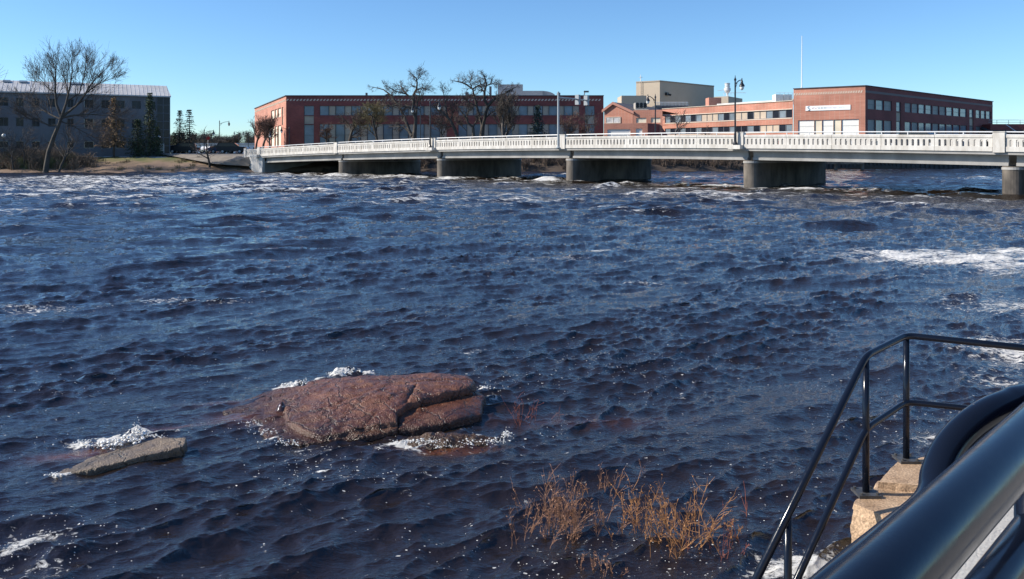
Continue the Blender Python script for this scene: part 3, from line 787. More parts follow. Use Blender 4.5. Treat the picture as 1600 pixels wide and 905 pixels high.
# ---- right red brick building with the banner
A = PY(1352, 134, 140); ztop = A.z
L0 = PZ(1240, 139, ztop); R0 = PZ(1551, 159, ztop)
fl2 = Facade((L0.x,L0.y), (A.x,A.y)); fr2 = Facade((A.x,A.y), (R0.x,R0.y))
bld = thing('brick_building', 'red brick building with white banner, roller doors and sunlit left side', 'building', (A.x,A.y,2.6))
za = fl2.z(188, fl2.at(1260,188))
ops = []
for (x0,x1,mt) in ((1247,1272,M_doorwhite),(1272.3,1284,M_blind2),(1284.3,1302,M_doorwhite),(1302.3,1314,M_blind2),(1314.5,1342,M_doorwhite)):
    a, b = fl2.at(x0,195), fl2.at(x1,195); ops.append((a,b,3.2,za,mt))
build('wall', wall(fl2, 2.0, ztop, [o[:4] for o in ops]), M_brick2, bld)
for o in ops: window(bld, fl2, o[:4], o[4], 1, 5 if o[4] is M_doorwhite else 1, fr=0.05, frame=(mat('door_joint', (0.42,0.41,0.39), 0.6) if o[4] is M_doorwhite else M_blind2), name='roller_door' if o[4] is M_doorwhite else 'wall_panel')
u_c = 0.5
w0, w1 = ZY(170.3,140.3), ZY(154.6,140.3); v0, v1 = 3.4, ZY(186.5,140.3)
ops = []
def grp(x0, x1, n):
    for k in range(n):
        xa, xb = x0+(x1-x0)*k/n, x0+(x1-x0)*(k+1)/n
        a, b = fr2.at(xa+0.35,165), fr2.at(xb-0.35,165)
        ops.append((a,b,w0,w1)); ops.append((a,b,v0,v1))
grp(1355.5,1394,3); grp(1413.5,1511,9); grp(1524.5,1548.5,3)
nar = []; rs = random.Random(2); M_blindb = mat('grey_blue_blind', (0.20,0.20,0.20), 0.5, var=0.15, scale=0.5)
for x0,x1 in ((1400.5,1407.8),(1514.8,1521)):
    a, b = fr2.at(x0,165), fr2.at(x1,165); ops += [(a,b,w0,w1),(a,b,v0,v1)]; nar.append((a,b,w0-1.75,w0-0.12))
build('wall', wall(fr2, 2.0, ztop, ops+nar), M_brick, bld)
for i, o in enumerate(ops): window(bld, fr2, o, M_glass if rs.random() < 0.6 else M_blindb, 1, 2, fr=0.07)
for o in nar: window(bld, fr2, o, M_blind, 1, 1, fr=0.05, name='wall_panel')
roof_poly([(L0.x,L0.y),(A.x,A.y),(R0.x,R0.y),(R0.x*1.1,R0.y*1.1),(L0.x*1.25+1,L0.y*1.25)], ztop-0.4, M_roofpale, bld)
build('brick_band', band(fl2, fl2.z(145.5, fl2.at(1290,145.5)), 0.42, 0.42, 0.03), M_trim, bld)
mb = MB(); mb.box(fr2.P(fr2.L/2, 0.01, fl2.z(145.5, fl2.at(1290,145.5))), (fr2.L/2, 0.015, 0.2), (fr2.u,fr2.n,UP)); build('brick_band', mb, mat('dull_trim', (0.20,0.15,0.14), 0.8), bld)
mb = MB()
for f_ in (fl2, fr2): mb.box(f_.P(f_.L/2, 0.02, ztop+0.04), (f_.L/2+0.06, 0.16, 0.06), (f_.u,f_.n,UP))
build('coping', mb, M_roofgrey, bld)
# banner
sa, sb = fl2.at(1259,170), fl2.at(1329,166); zb0 = fl2.z(173.5, sa); zb1 = fl2.z(166, sa)
sg = thing('banner_sign', 'long white banner sign with blue S emblem and faint lettering on red brick', 'sign', fl2.P((sa+sb)/2, 0.05, zb0))
mb = MB(); mb.box(fl2.P((sa+sb)/2, 0.07, (zb0+zb1)/2), ((sb-sa)/2, 0.03, (zb1-zb0)/2), (fl2.u,fl2.n,UP)); build('board', mb, mat('banner_white', (0.82,0.82,0.82), 0.6), sg)
hS = (zb1-zb0); mb = MB(); c = fl2.P(sa+0.075*(sb-sa), 0.115, (zb0+zb1)/2-0.02*hS); pts = []
for k in range(15):
    t_ = k/14; a_ = (0.25*math.pi + t_*2*1.25*math.pi) if t_ < 0.5 else 0
    if t_ <= 0.5: ang = R(40) + t_*2*R(230); pp = (0.16*math.cos(ang), 0.16+0.16*math.sin(ang))
    else: ang = R(90) - (t_-0.5)*2*R(230); pp = (0.16*math.cos(ang), -0.16+0.16*math.sin(ang))
    pts.append(c + fl2.u*pp[0]*hS*1.25 + UP*pp[1]*hS*1.25)
mb.tube(pts, 0.07*hS, 6); build('emblem', mb, mat('sign_blue', (0.05,0.16,0.25), 0.5), sg)
rs = random.Random(5)
for (f0, f1, col_, nm) in ((0.15,0.28,(0.30,0.10,0.11),'maroon_ink'),(0.295,0.47,(0.20,0.30,0.34),'grey_blue_ink'),(0.49,0.72,(0.62,0.57,0.63),'pale_violet_ink'),(0.75,0.92,(0.55,0.66,0.68),'pale_blue_ink')):
    mb = MB(); u = sa+f0*(sb-sa); ue = sa+f1*(sb-sa)
    while u < ue-0.1:
        w_ = rs.uniform(0.10,0.16); hh = rs.choice((0.13,0.13,0.17))*hS; zc = (zb0+zb1)/2
        sty = rs.randrange(3)
        mb.box(fl2.P(u, 0.108, zc), (0.022,0.006,hh), (fl2.u,fl2.n,UP))
        if sty != 1: mb.box(fl2.P(u+w_*0.5, 0.108, zc+hh*0.85), (w_*0.4,0.006,0.02), (fl2.u,fl2.n,UP))
        if sty != 2: mb.box(fl2.P(u+w_*0.5, 0.108, zc-hh*0.1), (w_*0.4,0.006,0.02), (fl2.u,fl2.n,UP))
        if sty == 0: mb.box(fl2.P(u+w_, 0.108, zc), (0.022,0.006,hh), (fl2.u,fl2.n,UP))
        u += w_+0.12
    build('lettering', mb, mat(nm, col_, 0.6), sg)
p = PY(1252.5, 141, 150); mb = MB(); mb.tube([p, PY(1252.7,100,150), PY(1253,56,150)], [0.11,0.08,0.05], 6)
t = thing('antenna_mast', 'tall thin white antenna mast on the roof behind the banner building', 'antenna', p); build('mast', mb, mat('mast_white', (0.75,0.75,0.75), 0.5), t)
mb = MB(); mb.tube([p, p+UP*0.5], 0.2, 8); build('mast_base', mb, M_steel, t)

# ---- strip-window building between
Rr = PY(1239, 157.5, 150); ztop = Rr.z
Lr = PZ(1035, 170.5, ztop)
fs_ = Facade((Lr.x,Lr.y), (Rr.x,Rr.y))
bld = thing('office_wing', 'low sunlit brick wing with two long rows of windows beside the banner building', 'building', (Rr.x,Rr.y,2.6))
za1, za0 = ZY(171.2,150), ZY(183.8,150); zb1, zb0 = ZY(194,150), ZY(205.5,150)
rs = random.Random(8); ops = []
nb = 22; e0, e1 = fs_.at(1039,178), fs_.L-0.15
for k in range(nb):
    a, b = e0+(e1-e0)*k/nb, e0+(e1-e0)*(k+1)/nb
    ops.append((a,b,za0,za1, M_blind if 7 <= k <= 9 or (11 < k < 19 and k % 3) else M_glass2 if k % 2 else M_glass))
    ops.append((a,b,zb0,zb1, M_blind if k in (17,18,19) else M_glass2 if (k % 3) else M_glass))
build('wall', wall(fs_, 2.0, ztop, [(e0,e1,za0,za1),(e0,e1,zb0,zb1)]), M_brick2, bld)
for o in ops: window(bld, fs_, o[:4], o[4], 1, 1, fr=0.07)
mb = MB()
for z in (za1+0.12, za0-0.1, zb0-0.1): mb.box(fs_.P((e0+e1)/2, 0.03, z), ((e1-e0)/2, 0.05, 0.07), (fs_.u,fs_.n,UP))
build('sill_band', mb, M_trim, bld)
mb = MB(); mb.box(fs_.P(fs_.L/2, 0.02, ztop+0.03), (fs_.L/2, 0.14, 0.05), (fs_.u,fs_.n,UP)); build('coping', mb, M_trim, bld)
lf = Facade((Lr.x+14, Lr.y+11), (Lr.x,Lr.y))
roof_poly([(Lr.x,Lr.y),(Rr.x,Rr.y),(Rr.x*1.1,Rr.y*1.1),(Lr.x*1.12+1,Lr.y*1.12)], ztop-0.3, M_roofpale, bld)
mb = MB(); mb.box(fs_.P(fs_.L*0.62, -7.0, ztop+0.35), (fs_.L*0.34, 0.2, 0.55), (fs_.u,fs_.n,UP)); build('white_roof_edge', mb, M_roofpale, bld)
# rooftop pieces on the wing
Y = 176
a = PY(1108,154,Y); mb = MB(); mb.box((a.x+1.3, Y+1.5, a.z-1.2), (1.35,1.5,1.4)); build('brick_stack', mb, M_brick2, bld)
# white tank cage
Y = 158; mb = MB(); a, b = PY(1212,147.5,Y), PY(1238,160,Y)
mb.box(((a.x+b.x)/2-0.8, Y+1.2, (a.z+b.z)/2), ((b.x-a.x)/4-0.05,1.0,(a.z-b.z)/2)); mb.box(((a.x+b.x)/2+0.85, Y+1.2, (a.z+b.z)/2), ((b.x-a.x)/4-0.05,1.0,(a.z-b.z)/2))
t = thing('rooftop_tank', 'pair of white rooftop tank boxes in a rail cage against the banner building', 'tank', ((a.x+b.x)/2, Y+1, b.z)); build('tank', mb, M_doorwhite, t)
mb = MB()
for k in range(5):
    x = a.x + (b.x-a.x)*k/4; mb.tube([(x,Y-0.1,b.z),(x,Y-0.1,a.z+0.3)], 0.035, 5)
for z in (a.z+0.3, (a.z+b.z)/2): mb.tube([(a.x,Y-0.1,z),(b.x,Y-0.1,z)], 0.03, 5)
build('cage_rail', mb, M_steel, t)

# ---- cyclone on its little block
Y = 205
a, c = PY(1119,150.5,Y), PY(1138,162,Y); d_ = PY(1160,152.5,Y+9)
t = thing('plant_room', 'small cream rooftop plant room under a silver cyclone hopper', 'building', ((a.x+c.x)/2, Y, c.z-9))
mb = MB(); out = [(a.x,Y+2),(c.x,Y),(d_.x,Y+9),(d_.x-6,Y+14)]
mb.add([(x,y,a.z) for x,y in out]+[(x,y,c.z-9) for x,y in out], [(0,1,2,3),(7,6,5,4),(0,4,5,1),(1,5,6,2),(2,6,7,3),(3,7,4,0)]); build('wall', mb, M_cream, t)
p = PY(1136.5,150,Y+4); pt = PY(1136.5,130,Y+4); h = pt.z-p.z
t = thing('cyclone_hopper', 'silver cyclone dust hopper with conical base on the cream plant room', 'hopper', p)
mb = MB(); mb.lathe([(0.18*h*.9,0.0),(0.2,0.05*h),(0.30,0.2*h),(0.85,0.42*h),(0.85,0.62*h)], p, 16); build('cone', mb, M_silver, t)
mb = MB(); mb.lathe([(0.60,0.6*h),(0.60,0.97*h),(0.75,0.97*h),(0.75,1.0*h)], p, 16); mb.lathe([(0.72,0.72*h),(0.72,0.76*h)], p, 16); mb.lathe([(0.72,0.85*h),(0.72,0.89*h)], p, 16); build('drum', mb, M_silver, t)
mb = MB(); mb.tube([p+Vector((-0.5,0,0.5*h)), PY(1121,142,Y+4)], 0.07, 6)
for k in range(4): mb.tube([p+Vector((-1.2+0.9*k,-1.2,-0.0)), p+Vector((-1.2+0.9*k,-1.2,0.22*h))], 0.05, 4)
mb.tube([p+Vector((-1.3,-1.2,0.22*h)), p+Vector((4.5,-1.2,0.22*h))], 0.05, 4)
build('walkway_rail', mb, M_steel, t)

# ---- cream tower block
A = PY(1031, 126, 215); ztop = A.z; L1 = PZ(994, 128, ztop); R1 = PZ(1115.5, 134.3, ztop)
t = thing('cream_tower', 'tall windowless cream clad factory block rising behind the brick buildings', 'building', (A.x,A.y,2.6))
mb = MB(); out = [(L1.x,L1.y),(A.x,A.y),(R1.x,R1.y),(R1.x-6,R1.y+12),(L1.x+4,L1.y+14)]; m_ = len(out)
mb.add([(x,y,ztop) for x,y in out]+[(x,y,2.4) for x,y in out], [tuple(range(m_))]+[(i,(i+1)%m_,m_+(i+1)%m_,m_+i) for i in range(m_)]); build('wall', mb, M_cream, t)
f_ = Facade((A.x,A.y),(R1.x,R1.y)); mb = MB(); mb.box(f_.P(f_.L/2,0.05,ztop-0.1),(f_.L/2,0.08,0.16),(f_.u,f_.n,UP))
f2_ = Facade((L1.x,L1.y),(A.x,A.y)); mb.box(f2_.P(f2_.L/2,0.05,ztop-0.1),(f2_.L/2,0.08,0.16),(f2_.u,f2_.n,UP)); build('parapet_trim', mb, mat('tan_trim',(0.36,0.29,0.22),0.7), t)
u = f_.at(1041,147); mb = MB(); z = f_.z(147,u); mb.box(f_.P(u,0.3,z),(0.5,0.3,0.4),(f_.u,f_.n,UP)); mb.tube([f_.P(u,0.1,z), f_.P(u+0.8,1.0,z-0.3)],0.25,8); build('wall_vent', mb, M_black_pole, t)
u = f2_.at(1002,140); mb = MB()
for du in (-0.25,0.25): mb.tube([f2_.P(u+du,0.2,ztop-14), f2_.P(u+du,0.2,ztop)],0.05,4)
for k in range(28): mb.tube([f2_.P(u-0.25,0.2,ztop-14+0.5*k), f2_.P(u+0.25,0.2,ztop-14+0.5*k)],0.035,4)
build('wall_ladder', mb, M_trim, t)
mb = MB(); p = PY(1001,128,218); mb.tube([p, p+UP*1.9],[0.12,0.08],6); mb.tube([p+UP*1.2-Vector((0.5,0,0)), p+UP*1.2+Vector((0.5,0,0))],0.06,4); build('roof_pole', mb, M_doorwhite, t)
a = PY(981,149.5,206); b = PY(1000,168,206); mb = MB(); mb.box(((a.x+b.x)/2,210,(a.z+2.4)/2),((b.x-a.x)/2+1.6,4,(a.z-2.4)/2)); build('side_block', mb, M_cream, t)
Y = 196
mb = MB(); a = PY(1026,164,Y); b = PY(1076,164,Y); 
for z0, z1, y_ in ((a.z-3.6, a.z, Y+1.0),): mb.box(((a.x+b.x)/2,y_+3,(z0+z1)/2),((b.x-a.x)/2,3,(z1-z0)/2))
build('low_annex', mb, M_roofgrey, t)
mb = MB()
for k in range(24):
    x = a.x+(b.x-a.x)*k/23; mb.tube([(x,Y+0.9,a.z-0.2),(x,Y+0.9,a.z+0.7)],0.05,4)
mb.tube([(a.x,Y+0.9,a.z+0.7),(b.x,Y+0.9,a.z+0.7)],0.05,4); build('roof_rail', mb, M_silver, t)

# ---- gabled brick house with lean-to
zr = PY(958.8,162.4,148.5).z
fg = Facade((PY(944,190,150).x,150), (PY(989,190,147).x,147)); bld = thing('gabled_brick_house', 'small gabled brick building with white garage doors beside the wide factory', 'building', (fg.P(fg.L/2,0,2.6)))
ze = ZY(176.5,148); upk = fg.at(958.8,165)
mb = MB(); mb.prism([(0,2.0),(fg.L,2.0),(fg.L,ze),(upk,zr),(0,ZY(173.6,150))], fg.A, fg.u, UP, -fg.n, 0.5); build('wall', mb, M_brick2, bld)
mb = MB()
k_ = -fg.n*20
for (u0,zz0,u1,zz1) in ((-0.3,ZY(173.6,150)-0.1,upk,zr+0.1),(upk,zr+0.1,fg.L+0.3,ze-0.1)):
    P = [fg.P(u0,0.25,zz0), fg.P(u1,0.25,zz1)]; P += [P[1]+k_, P[0]+k_]; mb.add(P+[p+UP*0.25 for p in P], [(0,1,2,3),(7,6,5,4),(0,4,5,1),(1,5,6,2),(2,6,7,3),(3,7,4,0)])
build('roof', mb, M_roofgrey, bld)
mb = MB()
for (u0,zz0,u1,zz1) in ((-0.3,ZY(173.6,150),upk,zr+0.2),(upk,zr+0.2,fg.L+0.3,ze)):
    mb.prism([(u0,zz0-0.3),(u1,zz1-0.3),(u1,zz1+0.2),(u0,zz0+0.2)], fg.A+fg.n*0.28, fg.u, UP, fg.n, 0.12)
build('gable_trim', mb, mat('salmon_trim',(0.42,0.20,0.15),0.8), bld)
a_, b_ = fg.at(947,188), fg.at(970,188); window(bld, Facade((fg.P(0,0.25,0).x,fg.P(0,0.25,0).y),(fg.P(fg.L,0.25,0).x,fg.P(fg.L,0.25,0).y)), (a_,b_,ZY(193,149.5),ZY(183,149.5)), mat('mottled_pale_panel',(0.45,0.44,0.44),0.7,var=0.35,scale=1.2), 2, 1, frame=M_trim)
# side block and front lean-to
fb = Facade((PY(989.5,190,147).x,147), (PY(1035,190,145).x,145)); zt_ = ZY(172,146); 
oo = [(fb.at(994,188),fb.at(1010,188),ZY(192,146),ZY(184,146)),(fb.at(1017,188),fb.at(1032,188),ZY(192,146),ZY(184,146))]
build('wall', wall(fb, 2.0, zt_, oo), M_brick2, bld)
for o in oo: window(bld, fb, o, M_blind2, 1, 1, frame=M_trim)
roof_poly([tuple(fb.P(0,0,0)[:2]),tuple(fb.P(fb.L,0,0)[:2]),tuple(fb.P(fb.L*1.1,-14,0)[:2]),tuple(fb.P(0,-14,0)[:2])], zt_-0.2, M_roofgrey, bld)
fa = Facade((PY(943.5,200,143).x,143), (PY(1012,200,141).x,141)); zt_ = ZY(193,142)
oo = [(fa.at(949,206),fa.at(985,206),2.9,ZY(202,142)),(fa.at(993.5,206),fa.at(1003.5,206),2.9,ZY(201,142))]
build('wall', wall(fa, 2.0, zt_, oo), M_brick2, bld)
for o in oo: window(bld, fa, o, M_doorwhite, 1, 4, fr=0.05, frame=M_doorwhite, name='garage_door')
fa2 = Facade(tuple(fa.P(fa.L,0,0)[:2]), (PY(1046,200,149).x,149)); mb = MB()
mb.prism([(0,2.0),(fa2.L,2.0),(fa2.L,zt_-2.4),(fa2.L*0.55,zt_),(0,zt_)], fa2.A, fa2.u, UP, -fa2.n, 0.3); build('wall', mb, M_brick, bld)
roof_poly([tuple(fa.P(0,0,0)[:2]),tuple(fa.P(fa.L,0,0)[:2]),tuple(fa2.P(fa2.L,0,0)[:2]),tuple(fb.P(0,0,0)[:2])], zt_-0.1, M_roofgrey, bld)
# cooling unit on that roof
Y = 149; a = PY(993,160.5,Y); b = PY(1011,172.5,Y)
t = thing('cooling_unit', 'grey rooftop cooling unit with rows of black fans above the gabled house', 'cooling unit', ((a.x+b.x)/2,Y+1,b.z))
mb = MB(); mb.box(((a.x+b.x)/2,Y+1.2,(a.z+b.z)/2),((b.x-a.x)/2,1.2,(a.z-b.z)/2)); build('casing', mb, mat('tan_metal',(0.40,0.37,0.33),0.6,var=0.2,scale=1.5), t)
for i in range(3):
    for j in range(2):
        c = Vector((a.x+(b.x-a.x)*(i+0.5)/3, Y-0.03, a.z-(a.z-b.z)*(0.2+0.3*j))); mb = MB(); mb.tube([c, c+Vector((0,-0.09,0))], 0.30, 12); build('fan', mb, M_black_pole, t)
mb = MB(); mb.tube([(a.x-0.2,Y-0.3,b.z+0.1),(b.x+0.2,Y-0.3,b.z+0.1)],0.06,5); mb.box(((a.x+b.x)/2,Y+1.0,b.z-0.08),((b.x-a.x)/2+0.3,1.5,0.08)); build('stand', mb, M_trim, t)

# ---- grey building on the left with the pale metal roof
Ye = 135.0; zeave = ZY(150, Ye)
ra = PY(266, 150, Ye); la = PZ(0, 142, zeave)
fm = Facade((la.x + (la.x-ra.x)*0.45, la.y + (la.y-ra.y)*0.45), (ra.x,ra.y))
bld = thing('grey_office_block', 'grey three storey building with ribbed pale metal roof behind the left bank trees', 'building', fm.P(fm.L-15,0,2.4))
off0 = fm.at(0,190)
ops = []
rs = random.Random(4)
xs = [(-60,-45),(-28,-14),(-2,13),(25,37),(50,62),(75,87),(105,115),(132,146),(158,172),(182,195),(206,220),(231,243)]
for x0,x1 in xs:
    for (yt,yb) in ((158,170),(187,199),(222,231)):
        um = fm.at((x0+x1)/2,180); Yp = fm.A.y+um*fm.u.y
        z1_, z0_ = (zeave-1.0, zeave-2.3) if yt == 158 else (zeave-4.05, zeave-5.4) if yt == 187 else (zeave-7.7, zeave-8.7)
        ops.append((fm.at(x0,180), fm.at(x1,180), z0_, z1_))
build('wall', wall(fm, 1.8, zeave, ops), M_greywall, bld)
for o in ops: window(bld, fm, o, M_glass2, 2, 1, fr=0.06)
gb0, gb1 = fm.at(245,190), fm.L-0.12; mb = MB(); mb.box(fm.P((gb0+gb1)/2, 0.0, (2.2+zeave)/2), ((gb1-gb0)/2, 0.12, (zeave-2.3)/2), (fm.u,fm.n,UP)); gw = build('glass_stair_bay', mb, M_glass2, bld)
mb = MB()
for k in range(8): mb.box(fm.P((gb0+gb1)/2, 0.13, 2.6+(zeave-2.8)*k/7), ((gb1-gb0)/2, 0.03, 0.05), (fm.u,fm.n,UP))
for k in range(3): mb.box(fm.P(gb0+(gb1-gb0)*k/2, 0.13, (2.4+zeave)/2), (0.05, 0.035, (zeave-2.6)/2), (fm.u,fm.n,UP))
build('mullion', mb, M_frame, gw)
fe = Facade((ra.x,ra.y), (ra.x-7.5, ra.y+15)); build('wall', wall(fe, 1.8, zeave, []), M_greywall, bld)
zri = ZY(134.5, Ye+4.5); rise = zri-zeave
mb = MB(); nrib = 60
back_ = -fm.n*4.6
e0_, e1_ = fm.P(-1,0.35,zeave-0.05), fm.P(fm.L+0.1,0.35,zeave-0.05)
r0_, r1_ = e0_+back_+UP*rise, e1_+back_+UP*rise-fm.u*0.35
mb.add([e0_,e1_,r1_,r0_]+[p-UP*0.2 for p in (e0_,e1_,r1_,r0_)], [(0,1,2,3),(7,6,5,4),(0,4,5,1),(1,5,6,2),(2,6,7,3),(3,7,4,0)])
sl_ = ((r0_-e0_)).normalized(); nn = fm.u.cross(sl_).normalized()
if nn.z < 0: nn = -nn
Lr_ = (e1_-e0_).length
for k in range(int(Lr_/0.62)):
    p = e0_+fm.u*(0.62*k+0.2); mb.box(p+sl_*((r0_-e0_).length/2)+nn*0.014, (0.03,(r0_-e0_).length/2,0.016), (fm.u,sl_,nn))
build('roof', mb, M_metalroof, bld)
mb = MB(); mb.add([r0_,r1_,r1_+back_*1.6-UP*0.3,r0_+back_*1.6-UP*0.3],[(0,1,2,3)]); build('roof_deck', mb, M_roofgrey, bld)
mb = MB(); q1 = e1_-fm.n*0.36-fm.u*0.1; mb.add([q1, r1_, r1_+back_*1.6-UP*0.3, q1+back_*2.6],[(0,1,2,3)]); build('gable_wall', mb, M_greywall, bld)
for x0,x1 in ((1,13),(27,40),(108,128)):
    u0_, u1_ = fm.at(x0,130), fm.at(x1,130); c = e0_+fm.u*((u0_+u1_)/2+1)+sl_*((r0_-e0_).length*0.86)+nn*0.12
    mb = MB(); mb.box(c,((u1_-u0_)/2,0.4,0.06),(fm.u,sl_,nn)); build('skylight', mb, M_glass, bld)

# ---- things on the right edge: dark roof, dock, river wall
Y = 175; a = PY(1552,193,Y); b = PY(1640,208,Y)
t = thing('dark_roofed_shed', 'dark roofed low building beyond the end of the banner building', 'building', (a.x+8,Y+8,2.6))
mb = MB(); mb.box((a.x+16,Y+9,(a.z+1.6)/2),(16,8,(a.z-1.6)/2-0.1)); build('wall', mb, M_brick, t)
mb = MB(); mb.prism([(0,a.z-2.2),(0,a.z-1.6),(6,a.z),(18,a.z),(18,a.z-2.2)], (a.x-1,Y+0.2,0), (0,1,0), (0,0,1), (1,0,0), 34); build('roof', mb, mat('dark_shingle',(0.06,0.055,0.055),0.9,var=0.4,scale=0.8), t)
mb = MB()
for k in range(12): mb.tube([(a.x+2+2.6*k,Y+6.4,a.z),(a.x+2+2.6*k,Y+6.4,a.z+1.0)],0.05,4)
for z in (0.5,1.0): mb.tube([(a.x+2,Y+6.4,a.z+z),(a.x+31,Y+6.4,a.z+z)],0.045,4)
build('roof_rail', mb, M_steel, t)
mb = MB(); mb.lathe([(0.75,0),(0.75,0.9),(0.5,1.15),(0.1,1.2)], (a.x+1.6,Y+7.5,a.z-0.2), 14); build('roof_vent', mb, M_silver, t)
mb = MB(); mb.tube([PY(1571,194,Y), PY(1588,206,Y-1)],0.1,6); build('drain_pipe', mb, M_silver, t)

def wall_strip(name, pts, h0, h1, th, mtl, label, ribs=0):
    m_ = MB()
    for i in range(len(pts)-1):
        p, q = Vector((*pts[i],0)), Vector((*pts[i+1],0)); u = (q-p).normalized(); n_ = Vector((u.y,-u.x,0)); L = (q-p).length
        m_.box((p+q)/2+UP*(h0+h1)/2, (L/2, th/2, (h1-h0)/2), (u,n_,UP))
        if ribs:
            for k in range(int(L/ribs)): m_.box(p+u*(ribs*(k+0.5))+n_*(th/2+0.06)+UP*((h0+h1)/2-0.05), (ribs*0.28,0.10,(h1-h0)/2-0.06), (u,n_,UP))
    c = Vector((*pts[len(pts)//2],0)); o = build(name, m_, mtl, loc=c); return tag(o, label, 'wall')
wall_strip('river_wall', [(45.5,131),(52,139.5),(70,146.5),(110,150.5),(190,156)], -0.6, 1.55, 0.5, mat('rusty_sheet_piling',(0.055,0.048,0.045),0.8,var=0.3,scale=0.6), 'dark ribbed sheet pile river wall below the banner building', 0.9)
Y = 128; a = PY(1286,253,Y); b = PY(1350.5,256.5,Y)
t = thing('concrete_landing', 'pale concrete landing stage on round columns seen under the bridge', 'landing stage', ((a.x+b.x)/2,Y+2,0))
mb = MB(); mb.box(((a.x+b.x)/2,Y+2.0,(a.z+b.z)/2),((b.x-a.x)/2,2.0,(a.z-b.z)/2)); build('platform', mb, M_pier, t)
for px in (1306,1347.5):
    p = PY(px,257,Y+0.6); mb = MB(); mb.lathe([(0.27,-1.0),(0.27,b.z)], (p.x,p.y,0), 12); build('column', mb, M_pier, t)

# ------------------------------------------------------------------ trees
def grow_tree(seed, base, h, spread=0.55, lean=(0,0), tr=0.3, levels=5, wob=0.16, upb=0.12, first=0.3, kids=(5,4,4,3), ratio=0.62, tmin=0.016, nfork=None, ang0=42):
    rs = random.Random(seed); segs = []
    def rdir(d, ang):
        a = Vector((rs.gauss(0,1),rs.gauss(0,1),rs.gauss(0,1))); a = (a - d*a.dot(d)).normalized()
        return (d*math.cos(ang) + a*math.sin(ang)).normalized()
    def go(p, d, L, r, lev):
        n = 5 if lev < 2 else 4 if lev == 2 else 3
        pts = [p]; ds = [d]
        for i in range(n):
            d = (d + Vector((rs.gauss(0,wob),rs.gauss(0,wob),rs.gauss(0,wob)*0.7 + upb*0.5))).normalized()
            p = p + d*(L/n); pts.append(p); ds.append(d)
        r1 = max(r*(0.5 if lev == 0 else 0.35), tmin*0.7)
        segs.append((lev, pts, [r + (r1-r)*i/n for i in range(n+1)]))
        if lev >= levels-1: return
        nk = kids[min(lev, len(kids)-1)]
        for k in range(nk):
            t_ = first + (1-first)*(k+rs.uniform(0.2,0.9))/nk if lev == 0 else 0.2 + 0.8*(k+rs.uniform(0,0.9))/nk
            t_ = min(t_, 0.999); i = min(int(t_*n), n-1); f_ = t_*n-i
            q = pts[i]*(1-f_) + pts[i+1]*f_
            an_ = R(rs.uniform(ang0-12, ang0+16))
            nd = rdir(ds[i+1], an_); nd = (nd + UP*upb).normalized(); nd = Vector((nd.x*(0.6+spread), nd.y*(0.6+spread), nd.z)).normalized()
            go(q, nd, L*ratio*rs.uniform(0.75,1.2)*(1.05-0.35*t_ if lev == 0 else 1), max((r+(r1-r)*t_)*rs.uniform(0.5,0.72), tmin), lev+1)
    go(Vector(base), Vector((lean[0],lean[1],1)).normalized(), h*0.62, tr, 0)
    top = max(max(p.z for p in s_[1]) for s_ in segs) - base[2]
    k = h/top
    out = []
    for lev, pts, rad in segs: out.append((lev, [Vector(base)+(p-Vector(base))*k for p in pts], rad))
    return out
def bare_tree(name, label, base, segs, mbark, mtwig, cut=2, group='bare trees on the far bank'):
    t = thing(name, label, 'tree', base, group)
    a, b = MB(), MB()
    for lev, pts, rad in segs:
        if lev <= cut-1: a.tube(pts, rad, 7, cap=False)
        else: b.tube(pts, rad, 3, cap=False)
    build('trunk', a, mbark, t, fixn=False, smooth=True); build('crown', b, mtwig, t, fixn=False)
    return t
def tree_px(px, py, Y, ptop, label, seed, mb_=None, mt_=None, name='bare_tree', **kw):
    p = PY(px, py, Y); p.z -= 0.1; h = ZY(ptop, Y)-p.z
    return bare_tree(name, label, p, grow_tree(seed, p, h, **kw), mb_ or M_bark, mt_ or M_twigdark)
